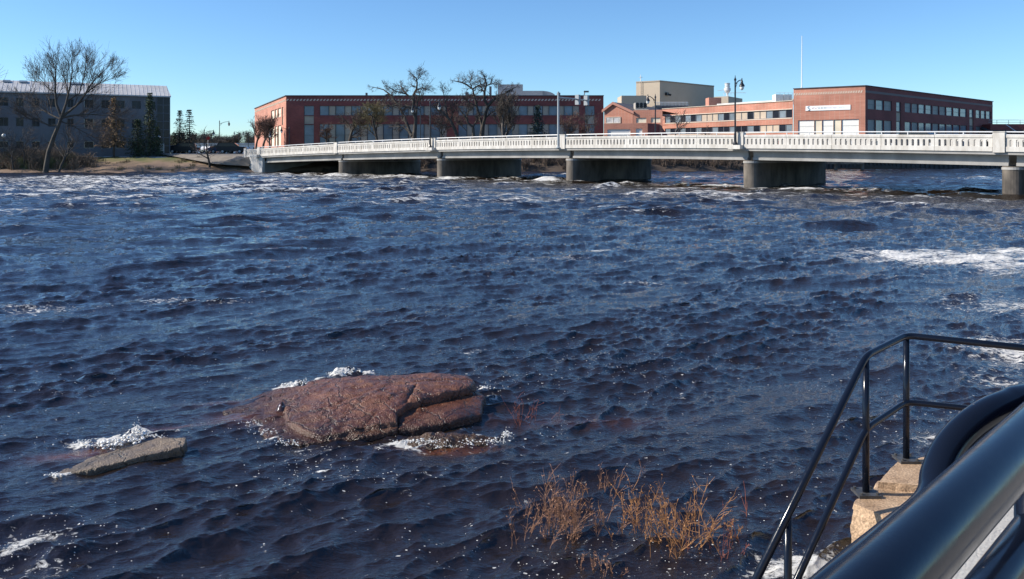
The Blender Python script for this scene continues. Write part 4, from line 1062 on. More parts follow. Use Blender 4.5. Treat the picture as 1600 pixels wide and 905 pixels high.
def limb_tree(name, label, Y, trunk, limbs, seed, mbark, mtwig, levels=3, kids=(9,5,4), L0=0.30, wob=0.16, upb=0.15, tmin=0.022, ang=(28,62), depth=0.35, flat=1.0, group='bare trees on the far bank'):
    """trunk and limbs: rows of (px, py, radius); smaller branches grow from them"""
    rs = random.Random(seed); segs = []
    def lift(row, dy):
        P = []; n = len(row)
        for i, (px, py, r) in enumerate(row):
            P.append(PY(px, py, Y + dy*(i/max(1,n-1))))
        return P
    base = PY(trunk[0][0], trunk[0][1], Y); base.z -= 0.15
    H = ZY(min(r[1] for l in limbs for r in l), Y) - base.z
    TP = lift(trunk, 0); TP[0] = base; segs.append((0, TP, [r[2] for r in trunk]))
    def rdir(d, an_):
        a = Vector((rs.gauss(0,1),rs.gauss(0,1),rs.gauss(0,1))); a = (a - d*a.dot(d)).normalized(); return (d*math.cos(an_)+a*math.sin(an_)).normalized()
    def go(p, d, L, r, lev):
        n = 4 if lev < levels else 3; pts = [p]; ds = [d]
        for i in range(n):
            d = (d+Vector((rs.gauss(0,wob),rs.gauss(0,wob),rs.gauss(0,wob)*.7+upb*.4))).normalized(); p = p+d*L/n; pts.append(p); ds.append(d)
        segs.append((2, pts, [max(r*(1-0.7*i/n), tmin*0.7) for i in range(n+1)]))
        if lev >= levels: return
        for k in range(kids[min(lev, len(kids)-1)]):
            t_ = rs.uniform(0.15,1.0); i = min(int(t_*n),n-1); q = pts[i].lerp(pts[i+1], t_*n-i)
            nd = (rdir(ds[i+1], R(rs.uniform(*ang)))+UP*upb).normalized(); go(q, nd, L*rs.uniform(0.5,0.85), max(r*0.5,tmin), lev+1)
    for li, row in enumerate(limbs):
        P = lift(row, rs.uniform(-1,1)*H*depth*0.5); segs.append((1, P, [r[2] for r in row])); n = len(P)-1
        for k in range(kids[0]):
            t_ = 0.22+0.78*(k+rs.random())/kids[0]; i = min(int(t_*n),n-1); q = P[i].lerp(P[i+1], t_*n-i); d = (P[i+1]-P[i]).normalized()
            nd = (rdir(d, R(rs.uniform(*ang)))+UP*upb).normalized(); go(q, nd, H*L0*rs.uniform(0.5,1.0)*(1.15-0.55*t_), max(row[i][2]*0.45, tmin), 1)
        d = (P[-1]-P[-2]).normalized(); go(P[-1], d, H*L0*0.45, max(row[-1][2],tmin), 1)
    return bare_tree(name, label, base, segs, mbark, mtwig, group=group)
limb_tree('bare_tree', 'tall bare tree leaning from the left bank before the grey building', 112.5,
    [(71,270,.40),(73,255,.33),(76,237,.29),(84,214,.26),(92,195,.23),(96,184,.21)],
    [[(96,184,.2),(88,163,.17),(86,138,.13),(87,111,.08),(83,100,.04)], [(96,184,.2),(103,163,.15),(109,138,.11),(113,113,.06),(112,98,.03)],
     [(97,182,.2),(111,172,.16),(126,159,.13),(138,138,.09),(151,121,.06),(162,112,.03)], [(117,168,.12),(134,146,.09),(155,130,.06),(174,123,.03)],
     [(97,184,.16),(117,180,.12),(147,179,.08),(176,182,.03)], [(87,143,.09),(77,140,.08),(65,126,.05),(53,115,.025)],
     [(94,186,.13),(80,180,.1),(63,170,.07),(46,160,.03)], [(105,158,.11),(124,146,.08),(132,118,.05),(134,101,.03)], [(96,190,.1),(112,196,.08),(130,206,.05),(146,214,.03)], [(92,196,.1),(76,196,.08),(62,190,.05),(52,188,.03)]],
    5, M_bark, M_twigdark, levels=4, kids=(8,5,4,3), L0=0.23, wob=0.07, upb=0.13, tmin=0.013, ang=(16,42))
tree_px(92, 269, 112.8, 178, 'thin bare sapling right behind the tall leaning tree', 8, tr=0.16, levels=4, kids=(7,5,4), lean=(0.05,0))
tree_px(22, 268, 114, 205, 'slender grey sapling standing in the bank scrub by the globe lamp', 12, tr=0.10, levels=4, kids=(7,5,4))
tree_px(38, 268, 115, 195, 'slim bare sapling between the globe lamp and the leaning tree', 15, tr=0.11, levels=4, kids=(8,5,4))
tree_px(-30, 262, 120, 92, 'bare tree at the very edge of the photo whose twigs reach in', 19, tr=0.36, levels=5, kids=(7,5,5,4), spread=0.7, tmin=0.022)
tree_px(328, 262, 116, 196, 'small leaning bare tree at the water edge near the bridge end', 23, tr=0.17, lean=(-0.42,0), levels=5, kids=(5,4,4,3), spread=0.6)
tree_px(400, 232, 150, 176, 'reddish bare tree at the left corner of the wide brick building', 31, M_bark, M_twigred, tr=0.2, levels=5, kids=(8,6,5,3), upb=0.22, tmin=0.024)
tree_px(411, 232, 147, 174, 'second reddish bare tree along the sunlit side wall', 32, M_bark, M_twigred, tr=0.22, levels=5, kids=(9,6,5,3), upb=0.22, tmin=0.024)
tree_px(422, 232, 144, 178, 'third reddish bare tree next to the kerb lamp', 36, M_bark, M_twigred, tr=0.2, levels=5, kids=(8,6,5,3), upb=0.2, tmin=0.024)
tree_px(546, 226, 136, 160, 'rounded brownish bare tree behind the white car', 51, M_bark, M_twig, tr=0.25, levels=5, kids=(9,6,5,4), spread=0.9, first=0.15, tmin=0.022)
tree_px(510, 228, 138, 190, 'low reddish bare tree left of the white car', 52, M_bark, M_twigred, tr=0.16, levels=5, kids=(7,6,5,3), spread=0.9, first=0.1, tmin=0.02)
tree_px(592, 226, 134, 150, 'greenish budding tree just left of the first gnarled cottonwood', 53, M_bark, M_twiggrn, tr=0.24, levels=5, kids=(9,6,5,4), spread=0.55, first=0.25, tmin=0.022)
limb_tree('cottonwood_tree', 'first gnarled dark cottonwood with broad crown above the factory roof', 128,
    [(647,228,.50),(647,214,.42),(648,206,.32),(650,186,.27),(646,177,.25),(646,157,.22)],
    [[(646,157,.24),(646,149,.2),(651,139,.16),(652,129,.12),(650,122,.09),(645,117,.05)], [(644,212,.31),(640,206,.28),(635,192,.25),(630,180,.23),(623,165,.20),(615,155,.17),(607,146,.13),(599,140,.09),(582,136,.04)],
     [(651,125,.08),(656,121,.06),(659,116,.04)], [(651,140,.1),(660,137,.08),(671,142,.04)], [(646,178,.2),(641,169,.17),(632,166,.13),(622,167,.06)], [(646,156,.18),(635,147,.14),(628,138,.1),(626,132,.05)],
     [(635,147,.12),(618,143,.09),(604,134,.04)], [(641,207,.16),(629,198,.12),(616,198,.06)], [(650,184,.16),(652,160,.12),(655,148,.06)], [(622,163,.12),(612,166,.09),(600,164,.04)]],
    71, M_bark, M_twigdark, levels=3, kids=(10,5,4), L0=0.15, wob=0.24, upb=0.06, tmin=0.016, ang=(35,85))
limb_tree('cottonwood_tree', 'second gnarled dark cottonwood before the rooftop penthouse', 126,
    [(753,228,.50),(753,213,.40),(754,198,.34),(757,186,.29),(760,172,.25),(762,166,.24)],
    [[(762,166,.28),(770,157,.24),(779,150,.20),(788,147,.15),(795,142,.1),(806,136,.05)], [(762,166,.26),(757,156,.22),(757,143,.18),(760,133,.15),(758,124,.11),(755,116,.06)],
     [(753,195,.24),(747,175,.21),(743,157,.18),(740,147,.15),(739,140,.14),(730,133,.14),(722,129,.11),(712,127,.07)], [(739,139,.12),(747,134,.09),(755,131,.05)], [(759,134,.10),(769,131,.08),(778,132,.04)],
     [(788,147,.10),(797,154,.06),(802,160,.03)], [(757,186,.12),(766,178,.09),(776,172,.04)], [(745,166,.12),(733,160,.08),(724,152,.04)], [(738,140,.1),(734,128,.07),(737,119,.04)]],
    73, M_bark, M_twigdark, levels=3, kids=(10,5,4), L0=0.15, wob=0.24, upb=0.06, tmin=0.016, ang=(35,85))
limb_tree('bare_tree', 'bent dark tree leaning left between the two cottonwoods', 127, [(714,228,.34),(714,213,.28),(711,203,.26),(704,189,.22)],
    [[(704,189,.2),(695,179,.16),(686,172,.11),(680,169,.05)], [(700,184,.12),(697,170,.09),(694,152,.06),(692,140,.03)], [(708,198,.1),(700,198,.08),(690,194,.04)], [(704,190,.1),(708,176,.08),(713,166,.04)]],
    75, M_bark, M_twigdark, levels=3, kids=(8,5,4), L0=0.20, wob=0.2, upb=0.16, tmin=0.02, ang=(28,65))
limb_tree('bare_tree', 'shorter dark tree leaning left against the second cottonwood', 125, [(740,228,.30),(740,213,.24),(739,199,.22)],
    [[(739,199,.18),(731,192,.15),(729,185,.13),(717,170,.06)], [(739,199,.14),(744,190,.1),(748,180,.05)], [(730,205,.08),(722,198,.06),(716,192,.03)], [(729,186,.09),(731,176,.07),(733,168,.03)]],
    79, M_bark, M_twigdark, levels=3, kids=(8,5,4), L0=0.22, wob=0.2, upb=0.16, tmin=0.02, ang=(28,65))
tree_px(788, 228, 124, 140, 'dense many stemmed brown tree between cottonwood and spruce', 101, M_barkgrey, M_twig, tr=0.25, levels=5, first=0.02, kids=(12,7,5,4), upb=0.26, spread=0.5, tmin=0.022, ang0=30)
tree_px(888, 226, 124, 172, 'small reddish bare tree behind the signal mast', 103, M_bark, M_twigred, tr=0.16, levels=5, kids=(8,6,5,3), first=0.05, spread=0.6, tmin=0.02)
tree_px(921, 222, 124, 165, 'thin young bare tree at the right end of the wide factory', 105, M_bark, M_twigdark, tr=0.11, levels=4, kids=(7,5,4), tmin=0.018)
tree_px(1056, 222, 130, 168, 'thin bare tree before the long window rows', 107, M_barkgrey, M_twig, tr=0.14, levels=4, kids=(7,5,4), wob=0.25, tmin=0.02)
tree_px(1105, 224, 130, 192, 'very small bare tree before the lower window row', 109, M_barkgrey, M_twig, tr=0.08, levels=4, kids=(6,4,3), wob=0.25, tmin=0.018)
tree_px(690, 226, 131, 165, 'slight brown tree between lamp and leaning trees', 111, M_bark, M_twigred, tr=0.14, levels=5, kids=(8,6,5,3), first=0.1, spread=0.6, tmin=0.02)
tree_px(905, 226, 126, 188, 'low twiggy shrub sized tree under the signal heads', 113, M_bark, M_twigred, tr=0.1, levels=5, kids=(8,5,4,3), first=0.05, tmin=0.018)

def conifer(px, py, Y, ptop, label, seed, mtl, width=0.26, gaps=0.0, name='spruce_tree', dens=1.0, q=0.42, start=0.08, group='conifers on the far bank'):
    rs = random.Random(seed); p = PY(px, py, Y); p.z -= 0.1; h = ZY(ptop, Y)-p.z
    t = thing(name, label, 'tree', p, group)
    a = MB(); a.tube([p, p+UP*h*0.5, p+UP*h*0.97], [h*0.018,h*0.011,0.02], 7)
    c = MB(); nw = int(h*2.6*dens)
    for w in range(nw):
        f_ = start + (1-start)*(w/nw); z = h*f_; rad = h*width*(1-f_)**0.85*rs.uniform(0.65,1.12) + 0.12
        nb_ = rs.randrange(5, 8)
        if rs.random() < gaps: nb_ -= 3
        ph = rs.uniform(0,6.28)
        for k in range(nb_):
            an_ = ph + 6.283*k/nb_ + rs.uniform(-.3,.3); d = Vector((math.cos(an_),math.sin(an_),0)); L = rad*rs.uniform(0.7,1.15)
            tip = p+UP*(z - L*0.22 + 0.1*L*f_) + d*L
            a.tube([p+UP*z, p+UP*(z-0.03*L)+d*L*0.5, tip], [0.035,0.025,0.01], 3, cap=False)
            m_ = max(3, int(L/0.28))
            for i in range(m_):
                g_ = (i+0.6)/m_; cc = p+UP*(z-0.14*L*g_)+d*L*g_
                for _ in range(3):
                    e1 = Vector((rs.gauss(0,1),rs.gauss(0,1),rs.gauss(0,.5))).normalized()*q*rs.uniform(0.5,1.0); e2 = (d*0.6+Vector((rs.gauss(0,.5),rs.gauss(0,.5),-0.45+rs.gauss(0,.3)))).normalized()*q*rs.uniform(0.5,1.0)
                    o_ = cc + Vector((rs.gauss(0,.1),rs.gauss(0,.1),rs.gauss(0,.06)))
                    c.add([o_-e1*0.3, o_+e1*0.3, o_+e2+e1*0.1], [(0,1,2)])
    build('trunk', a, M_bark, t, fixn=False); build('crown', c, mtl, t, fixn=False)
    return t
conifer(178, 246, 126, 150, 'tan leafless larch with conical crown before the grey building', 201, M_larch, 0.36, 0.1, 'larch_tree', 1.5, 0.34, start=0.2)
conifer(234, 247, 128, 143, 'dark spruce whose tip crosses the pale roof edge', 202, M_needle, 0.20, 0.0, dens=1.2)
conifer(215, 247, 127.5, 184, 'broad dark spruce left of the roof tall one', 203, M_needle, 0.34, 0.0, dens=1.2)
conifer(245, 247, 129, 196, 'short dark spruce at the grey building corner', 208, M_needle, 0.30, 0.0, dens=1.2)
conifer(281, 240, 150, 170, 'sparse spruce just right of the grey building', 204, M_needleb, 0.24, 0.35)
conifer(296, 240, 146, 169, 'open branched spruce nearest the parking lamp', 205, M_needleb, 0.32, 0.45)
conifer(272, 240, 152, 205, 'low dark evergreen at the foot of the sparse spruce', 209, M_needle, 0.4, 0.0, dens=1.1)
conifer(840, 224, 125, 162, 'thick blue green spruce before the wide brick factory', 206, M_needleb, 0.31, 0.0, dens=1.25, q=0.5)

# scrub and distant woods
def scrub(name, label, spots, mtl, seed, kind='stuff', per=26, hmin=0.8, hmax=2.2, r=0.014):
    rs = random.Random(seed); m_ = MB()
    for (x, y, z, h) in spots:
        for k in range(per):
            a_ = rs.uniform(0,6.28); l_ = abs(rs.gauss(0,.42)); d = Vector((math.cos(a_)*l_,math.sin(a_)*l_,1)).normalized(); L = h*rs.uniform(0.45,1.0)
            p = Vector((x+rs.gauss(0,.25),y+rs.gauss(0,.25),z-0.1)); q = p+d*L*0.55+Vector((rs.gauss(0,.06),rs.gauss(0,.06),0))*L; e = q+(d+Vector((rs.gauss(0,.3),rs.gauss(0,.3),0.1)))*L*0.45
            m_.tube([p,q,e],[r*1.5,r,r*0.5],3,cap=False)
            for j in range(3):
                o_ = p+(q-p)*rs.uniform(0.4,1.0) if j < 1 else q+(e-q)*rs.uniform(0,1); m_.tube([o_, o_+Vector((rs.gauss(0,.3),rs.gauss(0,.3),rs.uniform(0.05,.4)))*L*0.5],[r*0.7,r*0.35],3,cap=False)
    o = build(name, m_, mtl, fixn=False); return tag(o, label, kind=kind)
def gz(x, y):                            # height of the bank
    sh = np.interp(x, sx_, sy_); o_ = y-sh; w = float(smooth(-34,-24,np.array(x)))
    return float(np.interp(o_, offs, zprof_l))*(1-w) + float(np.interp(o_, offs, zprof_r))*w
rs = random.Random(66); sp = []
for k in range(150):
    px = rs.uniform(-40, 125) if k < 125 else rs.uniform(110,150); Yk = rs.uniform(114.5, 123); x = (px-800)/1268*Yk; sp.append((x,Yk,gz(x,Yk),rs.uniform(1.0,2.9)*(1 if px < 100 else 0.6)))
scrub('undergrowth', 'tangled brown leafless scrub along the left bank', sp, mat('scrub_brown',(0.20,0.145,0.10),0.95,var=0.35,scale=0.3), 1, per=34, r=0.024)
sp = []
for k in range(60):
    px = rs.uniform(-40, 110); Yk = rs.uniform(115, 121); x = (px-800)/1268*Yk; sp.append((x,Yk,gz(x,Yk),rs.uniform(0.8,2.0)))
scrub('undergrowth', 'greenish low scrub mixed along the left bank', sp, mat('scrub_green',(0.17,0.165,0.075),0.95,var=0.3,scale=0.3), 2, per=34, r=0.024)
sp = []
for k in range(330):
    x = rs.uniform(-26, 46); sh = np.interp(x, sx_, sy_); Yk = sh + rs.uniform(0.3, 4.5); sp.append((x,Yk,gz(x,Yk),rs.uniform(0.9,2.0)))
scrub('undergrowth', 'dense brown brush on the bank seen beneath the bridge', sp, mat('brush_brown',(0.13,0.095,0.072),0.95,var=0.45,scale=0.5), 3, per=26, r=0.026)
sp = []
for k in range(60):
    x = rs.uniform(-80, -38); sh = np.interp(x, sx_, sy_); Yk = sh + rs.uniform(0.6, 9); sp.append((x,Yk,gz(x,Yk),rs.uniform(0.2,0.6)))
scrub('dry_grass', 'tufts of dry grass on the bare left bank', sp, mat('dry_grass',(0.16,0.13,0.07),0.95,var=0.3,scale=0.3), 4, per=26, r=0.02)
rs = random.Random(67); m_ = MB(); m2 = MB()
for k in range(130):                     # far wood beyond the car park
    Yk = rs.uniform(330, 460); px = rs.uniform(225, 470); x = (px-800)/1268*Yk; h = rs.uniform(7.5, 11.5); b_ = Vector((x,Yk,2.6))
    m_.tube([b_, b_+UP*h*0.6],[0.25,0.12],4,cap=False)
    for j in range(70):
        a_ = rs.uniform(0,6.28); z_ = rs.uniform(0.2,0.75)*h; L = h*rs.uniform(0.15,0.38)*(1.15-z_/h); d = Vector((math.cos(a_)*.8,math.sin(a_)*.8,rs.uniform(.2,1.2))).normalized(); p = b_+UP*z_
        m_.tube([p,p+d*L],[0.10,0.04],3,cap=False)
        for i in range(4):
            q = p+d*L*rs.uniform(.3,1); m_.tube([q,q+Vector((rs.gauss(0,1),rs.gauss(0,1),rs.uniform(0,1)))*1.0],[0.05,0.03],3,cap=False)
tag(build('treeline', m_, M_twig, fixn=False), 'distant bare wood beyond the car park', kind='stuff')

# ------------------------------------------------------------------ vehicles
M_tyre = mat('tyre_rubber', (0.02,0.02,0.02), 0.9); M_rim = mat('wheel_rim', (0.45,0.45,0.45), 0.4); M_carglass = mat('car_glass', (0.025,0.03,0.04), 0.12, spec=0.3)
M_lampred = mat('tail_lamp_red', (0.35,0.02,0.02), 0.3); M_lampclr = mat('headlamp_clear', (0.7,0.7,0.7), 0.2)
def vehicle(loc, ang, col, label, kind='car', group='parked cars'):
    loc = Vector(loc); f = Vector((math.cos(ang),math.sin(ang),0)); s_ = Vector((-f.y,f.x,0))
    prof = {'car': ([(-2.2,.45),(-2.25,.8),(-2.15,.98),(-1.55,1.02),(-1.0,1.42),(0.45,1.44),(1.1,1.0),(2.05,.88),(2.25,.62),(2.2,.35),(-2.1,.32)], [(-1.42,1.02),(-0.98,1.36),(0.4,1.38),(0.95,1.02)]),
            'suv': ([(-2.3,.5),(-2.32,1.1),(-2.15,1.72),(-1.9,1.8),(0.5,1.8),(1.15,1.2),(2.2,1.1),(2.38,.8),(2.32,.42),(-2.2,.4)], [(-2.05,1.2),(-1.9,1.7),(0.45,1.7),(0.98,1.2)]),
            'van': ([(-2.7,.5),(-2.72,1.2),(-2.65,2.05),(-2.5,2.15),(1.0,2.15),(1.75,1.35),(2.5,1.15),(2.7,.85),(2.65,.4),(-2.6,.4)], [(-2.4,1.4),(-2.4,1.95),(0.95,1.95),(1.5,1.4)])}[kind]
    hw = 0.9 if kind != 'van' else 1.0
    t = thing('parked_car' if kind != 'van' else 'white_van', label, 'car' if kind != 'van' else 'van', loc, group)
    m_ = MB(); m_.prism(prof[0], loc - s_*hw, f, UP, s_, 2*hw)
    body = build('body', m_, mat('car_paint_%d_%d_%d' % tuple(int(c*100) for c in col), col, 0.35, spec=0.3), t)
    for sg_ in (-1, 1):
        m_ = MB(); m_.prism(prof[1], loc + s_*(hw-0.01 if sg_ > 0 else -hw-0.02), f, UP, s_, 0.03); build('side_window', m_, M_carglass, t)
    x0, z0 = prof[1][-1]; x1, z1 = prof[1][-2]
    d = Vector((x0+0.12-x1, 0, z0-z1)).normalized(); c_ = loc + f*((x0+x1)/2+0.13) + UP*((z0+z1)/2+0.05); dv = f*d.x+UP*d.z
    m_ = MB(); m_.box(c_, ((Vector((x0,0,z0))-Vector((x1,0,z1))).length*0.46, hw-0.12, 0.025), (dv, s_, dv.cross(s_))); build('windscreen', m_, M_carglass, t)
    for xw in (-1.35, 1.4):
        for sg_ in (-1, 1):
            c_ = loc + f*xw + s_*sg_*(hw-0.1) + UP*0.34; m_ = MB(); m_.tube([c_-s_*0.12, c_+s_*0.12], 0.34, 14); w_ = build('wheel', m_, M_tyre, t)
            m_ = MB(); m_.tube([c_+s_*sg_*0.10, c_+s_*sg_*0.135], 0.20, 10); build('rim', m_, M_rim, w_)
    xe = prof[0][0][0]; xf = max(a for a, b in prof[0])
    for sg_ in (-1, 1):
        m_ = MB(); m_.box(loc+f*(xe-0.03)+s_*sg_*(hw-0.2)+UP*0.85, (0.03,0.14,0.1), (f,s_,UP)); build('tail_lamp', m_, M_lampred, t)
        m_ = MB(); m_.box(loc+f*(xf-0.06)+s_*sg_*(hw-0.22)+UP*0.7, (0.05,0.16,0.08), (f,s_,UP)); build('headlight', m_, M_lampclr, t)
    return t
def veh_px(px, py, Y, ang, col, label, kind='car'):
    p = PY(px, py, Y); vehicle((p.x,p.y,2.7), R(ang), col, label, kind)
veh_px(284, 241, 140, 195, (0.015,0.016,0.02), 'black SUV parked beside the grey building entrance', 'suv')
veh_px(270, 242, 143, 170, (0.30,0.33,0.36), 'grey car partly hidden behind the black SUV')
veh_px(347, 240, 140, 15, (0.03,0.05,0.13), 'dark blue car nearest the bridge end', 'car')
veh_px(362, 240, 138, 10, (0.02,0.02,0.025), 'black car half hidden by the bridge balustrade end', 'suv')
veh_px(312, 236, 190, 5, (0.62,0.62,0.62), 'silver car in the middle of the car park')
veh_px(337, 236, 195, 5, (0.03,0.03,0.035), 'dark car parked past the tall parking lamp', 'suv')
veh_px(352, 236, 200, 5, (0.03,0.08,0.07), 'dark green car at the back of the car park', 'suv')
veh_px(295, 235, 215, 8, (0.25,0.02,0.02), 'red car at the far side of the spruce trees')
veh_px(382, 234, 185, 5, (0.6,0.6,0.6), 'pale car seen just over the bridge end')
veh_px(326, 237, 165, 80, (0.75,0.75,0.75), 'white car facing out near the leaning tree')
Pv = S(3.88*SPAN, 4.0, 0); Pv.z = bz(3.88*SPAN)-PH+0.01
vehicle(Pv, math.atan2(-T_.y,-T_.x), (0.62,0.62,0.61), 'white car driving across the bridge by the rounded bare tree', 'car', 'vehicles on the bridge')
Pv = S(0.62*SPAN-3, 8.5, 0); Pv.z = bz(0.5*SPAN)-PH+0.01
vehicle(Pv, math.atan2(T_.y,T_.x), (0.02,0.022,0.03), 'dark car crossing the bridge before the banner building', 'car', 'vehicles on the bridge')
# low white shop roofs beyond the car park
Yb = 300; a = PY(305,233,Yb); b = PY(440,226,Yb)
t = thing('low_store', 'long low white walled store beyond the car park', 'building', ((a.x+b.x)/2,Yb,2.6))
mb = MB(); mb.box(((a.x+b.x)/2,Yb+8,(2.6+b.z)/2),((b.x-a.x)/2,8,(b.z-2.6)/2)); build('wall', mb, mat('store_wall',(0.75,0.74,0.72),0.8,var=0.1,scale=0.1), t)
mb = MB(); mb.box(((a.x+b.x)/2,Yb+8,b.z+0.25),((b.x-a.x)/2+0.5,8.5,0.3)); build('roof', mb, M_roofpale, t)
for k in range(9): 
    mb = MB(); mb.box((a.x+3+(b.x-a.x-6)*k/8,Yb-0.03,3.9),(1.1,0.05,1.0)); build('window', mb, M_glass2, t)
# red sign by the parking lot, white notice by the entrance
p = PY(325,236,160); t = thing('road_sign', 'small red road sign on a post at the car park exit', 'sign', p)
mb = MB(); mb.tube([p,p+UP*2.6],0.05,6); build('post', mb, M_steel, t)
mb = MB(); c = p+UP*2.55+Vector((0,-0.07,0)); mb.prism([(0.42*math.cos(R(22.5+45*k)),0.42*math.sin(R(22.5+45*k))) for k in range(8)], c, (1,0,0), (0,0,1), (0,-1,0), 0.03); build('plate', mb, M_lampred, t)
p = PY(252.5,243,130); t = thing('notice_board', 'upright white notice board at the grey building entrance', 'sign', p)
mb = MB(); mb.tube([p-Vector((.35,0,0)),p-Vector((.35,0,0))+UP*1.9],0.05,5); mb.tube([p+Vector((.35,0,0)),p+Vector((.35,0,0))+UP*1.9],0.05,5); build('post', mb, M_steel, t)
mb = MB(); mb.box(p+UP*1.3+Vector((0,-.08,0)),(0.42,0.03,0.62)); build('panel', mb, M_doorwhite, t)

# ------------------------------------------------------------------ rocks in the river
def tps(pts):
    P = np.array(pts, float); n = len(P); d = np.hypot(P[:,None,0]-P[None,:,0], P[:,None,1]-P[None,:,1])
    K = np.where(d > 0, d*d*np.log(d+1e-12), 0) + np.eye(n)*1e-4
    A_ = np.zeros((n+3,n+3)); A_[:n,:n] = K; A_[:n,n] = 1; A_[:n,n+1:] = P[:,:2]; A_[n,:n] = 1; A_[n+1:,:n] = P[:,:2].T
    w = np.linalg.solve(A_, np.concatenate([P[:,2],[0,0,0]]))
    def f_(x, y):
        r_ = w[n] + w[n+1]*x + w[n+2]*y
        for i in range(n):
            q = np.hypot(x-P[i,0], y-P[i,1]); r_ = r_ + w[i]*np.where(q > 1e-9, q*q*np.log(q+1e-12), 0)
        return r_
    return f_
def poly_sd(x, y, poly):                  # signed distance, positive inside
    d = np.full(x.shape, 1e9); ins = np.zeros(x.shape, bool); n = len(poly)
    for i in range(n):
        (x0,y0),(x1,y1) = poly[i], poly[(i+1)%n]; ex, ey = x1-x0, y1-y0
        t_ = np.clip(((x-x0)*ex+(y-y0)*ey)/(ex*ex+ey*ey+1e-12), 0, 1); d = np.minimum(d, np.hypot(x-x0-t_*ex, y-y0-t_*ey))
        c_ = ((y0 > y) != (y1 > y)); xi = x0 + (y-y0)/(ey if abs(ey) > 1e-12 else 1e-12)*ex; ins ^= c_ & (x < xi)
    return np.where(ins, d, -d)
def rock_layer(X, Y, pts, nseed=0, na=0.02, ns=3.0, ragged=0.03, slope=0.2, rnd=0.022):
    """pts: (px, py, z, onEdge) ; edge points in order make the outline, all points shape the top"""
    W3 = [(*PZ(a,b,z)[:2], z) for a,b,z,e in pts]; poly = [(p[0],p[1]) for p, q in zip(W3, pts) if q[3]]
    f_ = tps(W3); sd_ = poly_sd(X, Y, poly) + ragged*fbm(X*5, Y*5, 4, nseed+50)
    gy_, gx_ = np.gradient(sd_, Y[1,0]-Y[0,0], X[0,1]-X[0,0]); ln = np.hypot(gx_, gy_)+1e-6; gx_, gy_ = gx_/ln, gy_/ln
    o_ = np.clip(-sd_, 0, None)
    under = 0.02*fbm(X*9, Y*9, 3, nseed+31)*np.clip(o_/0.03, 0, 1)
    Xn, Yn = X + gx_*(o_*(1-slope)+under), Y + gy_*(o_*(1-slope)+under)
    h = f_(Xn, Yn) + na*fbm(Xn*ns, Yn*ns, 5, nseed, 0.6) + na*0.28*fbm(Xn*ns*5, Yn*ns*5, 3, nseed+9, 0.5)
    h = h - rnd*np.exp(-np.clip(sd_,0,None)/0.025)
    return Xn, Yn, np.maximum(h - o_*4.0, -0.35), sd_
def rock_grid(x0, x1, y0, y1, res): 
    return np.meshgrid(np.arange(x0, x1, res), np.arange(y0, y1, res))
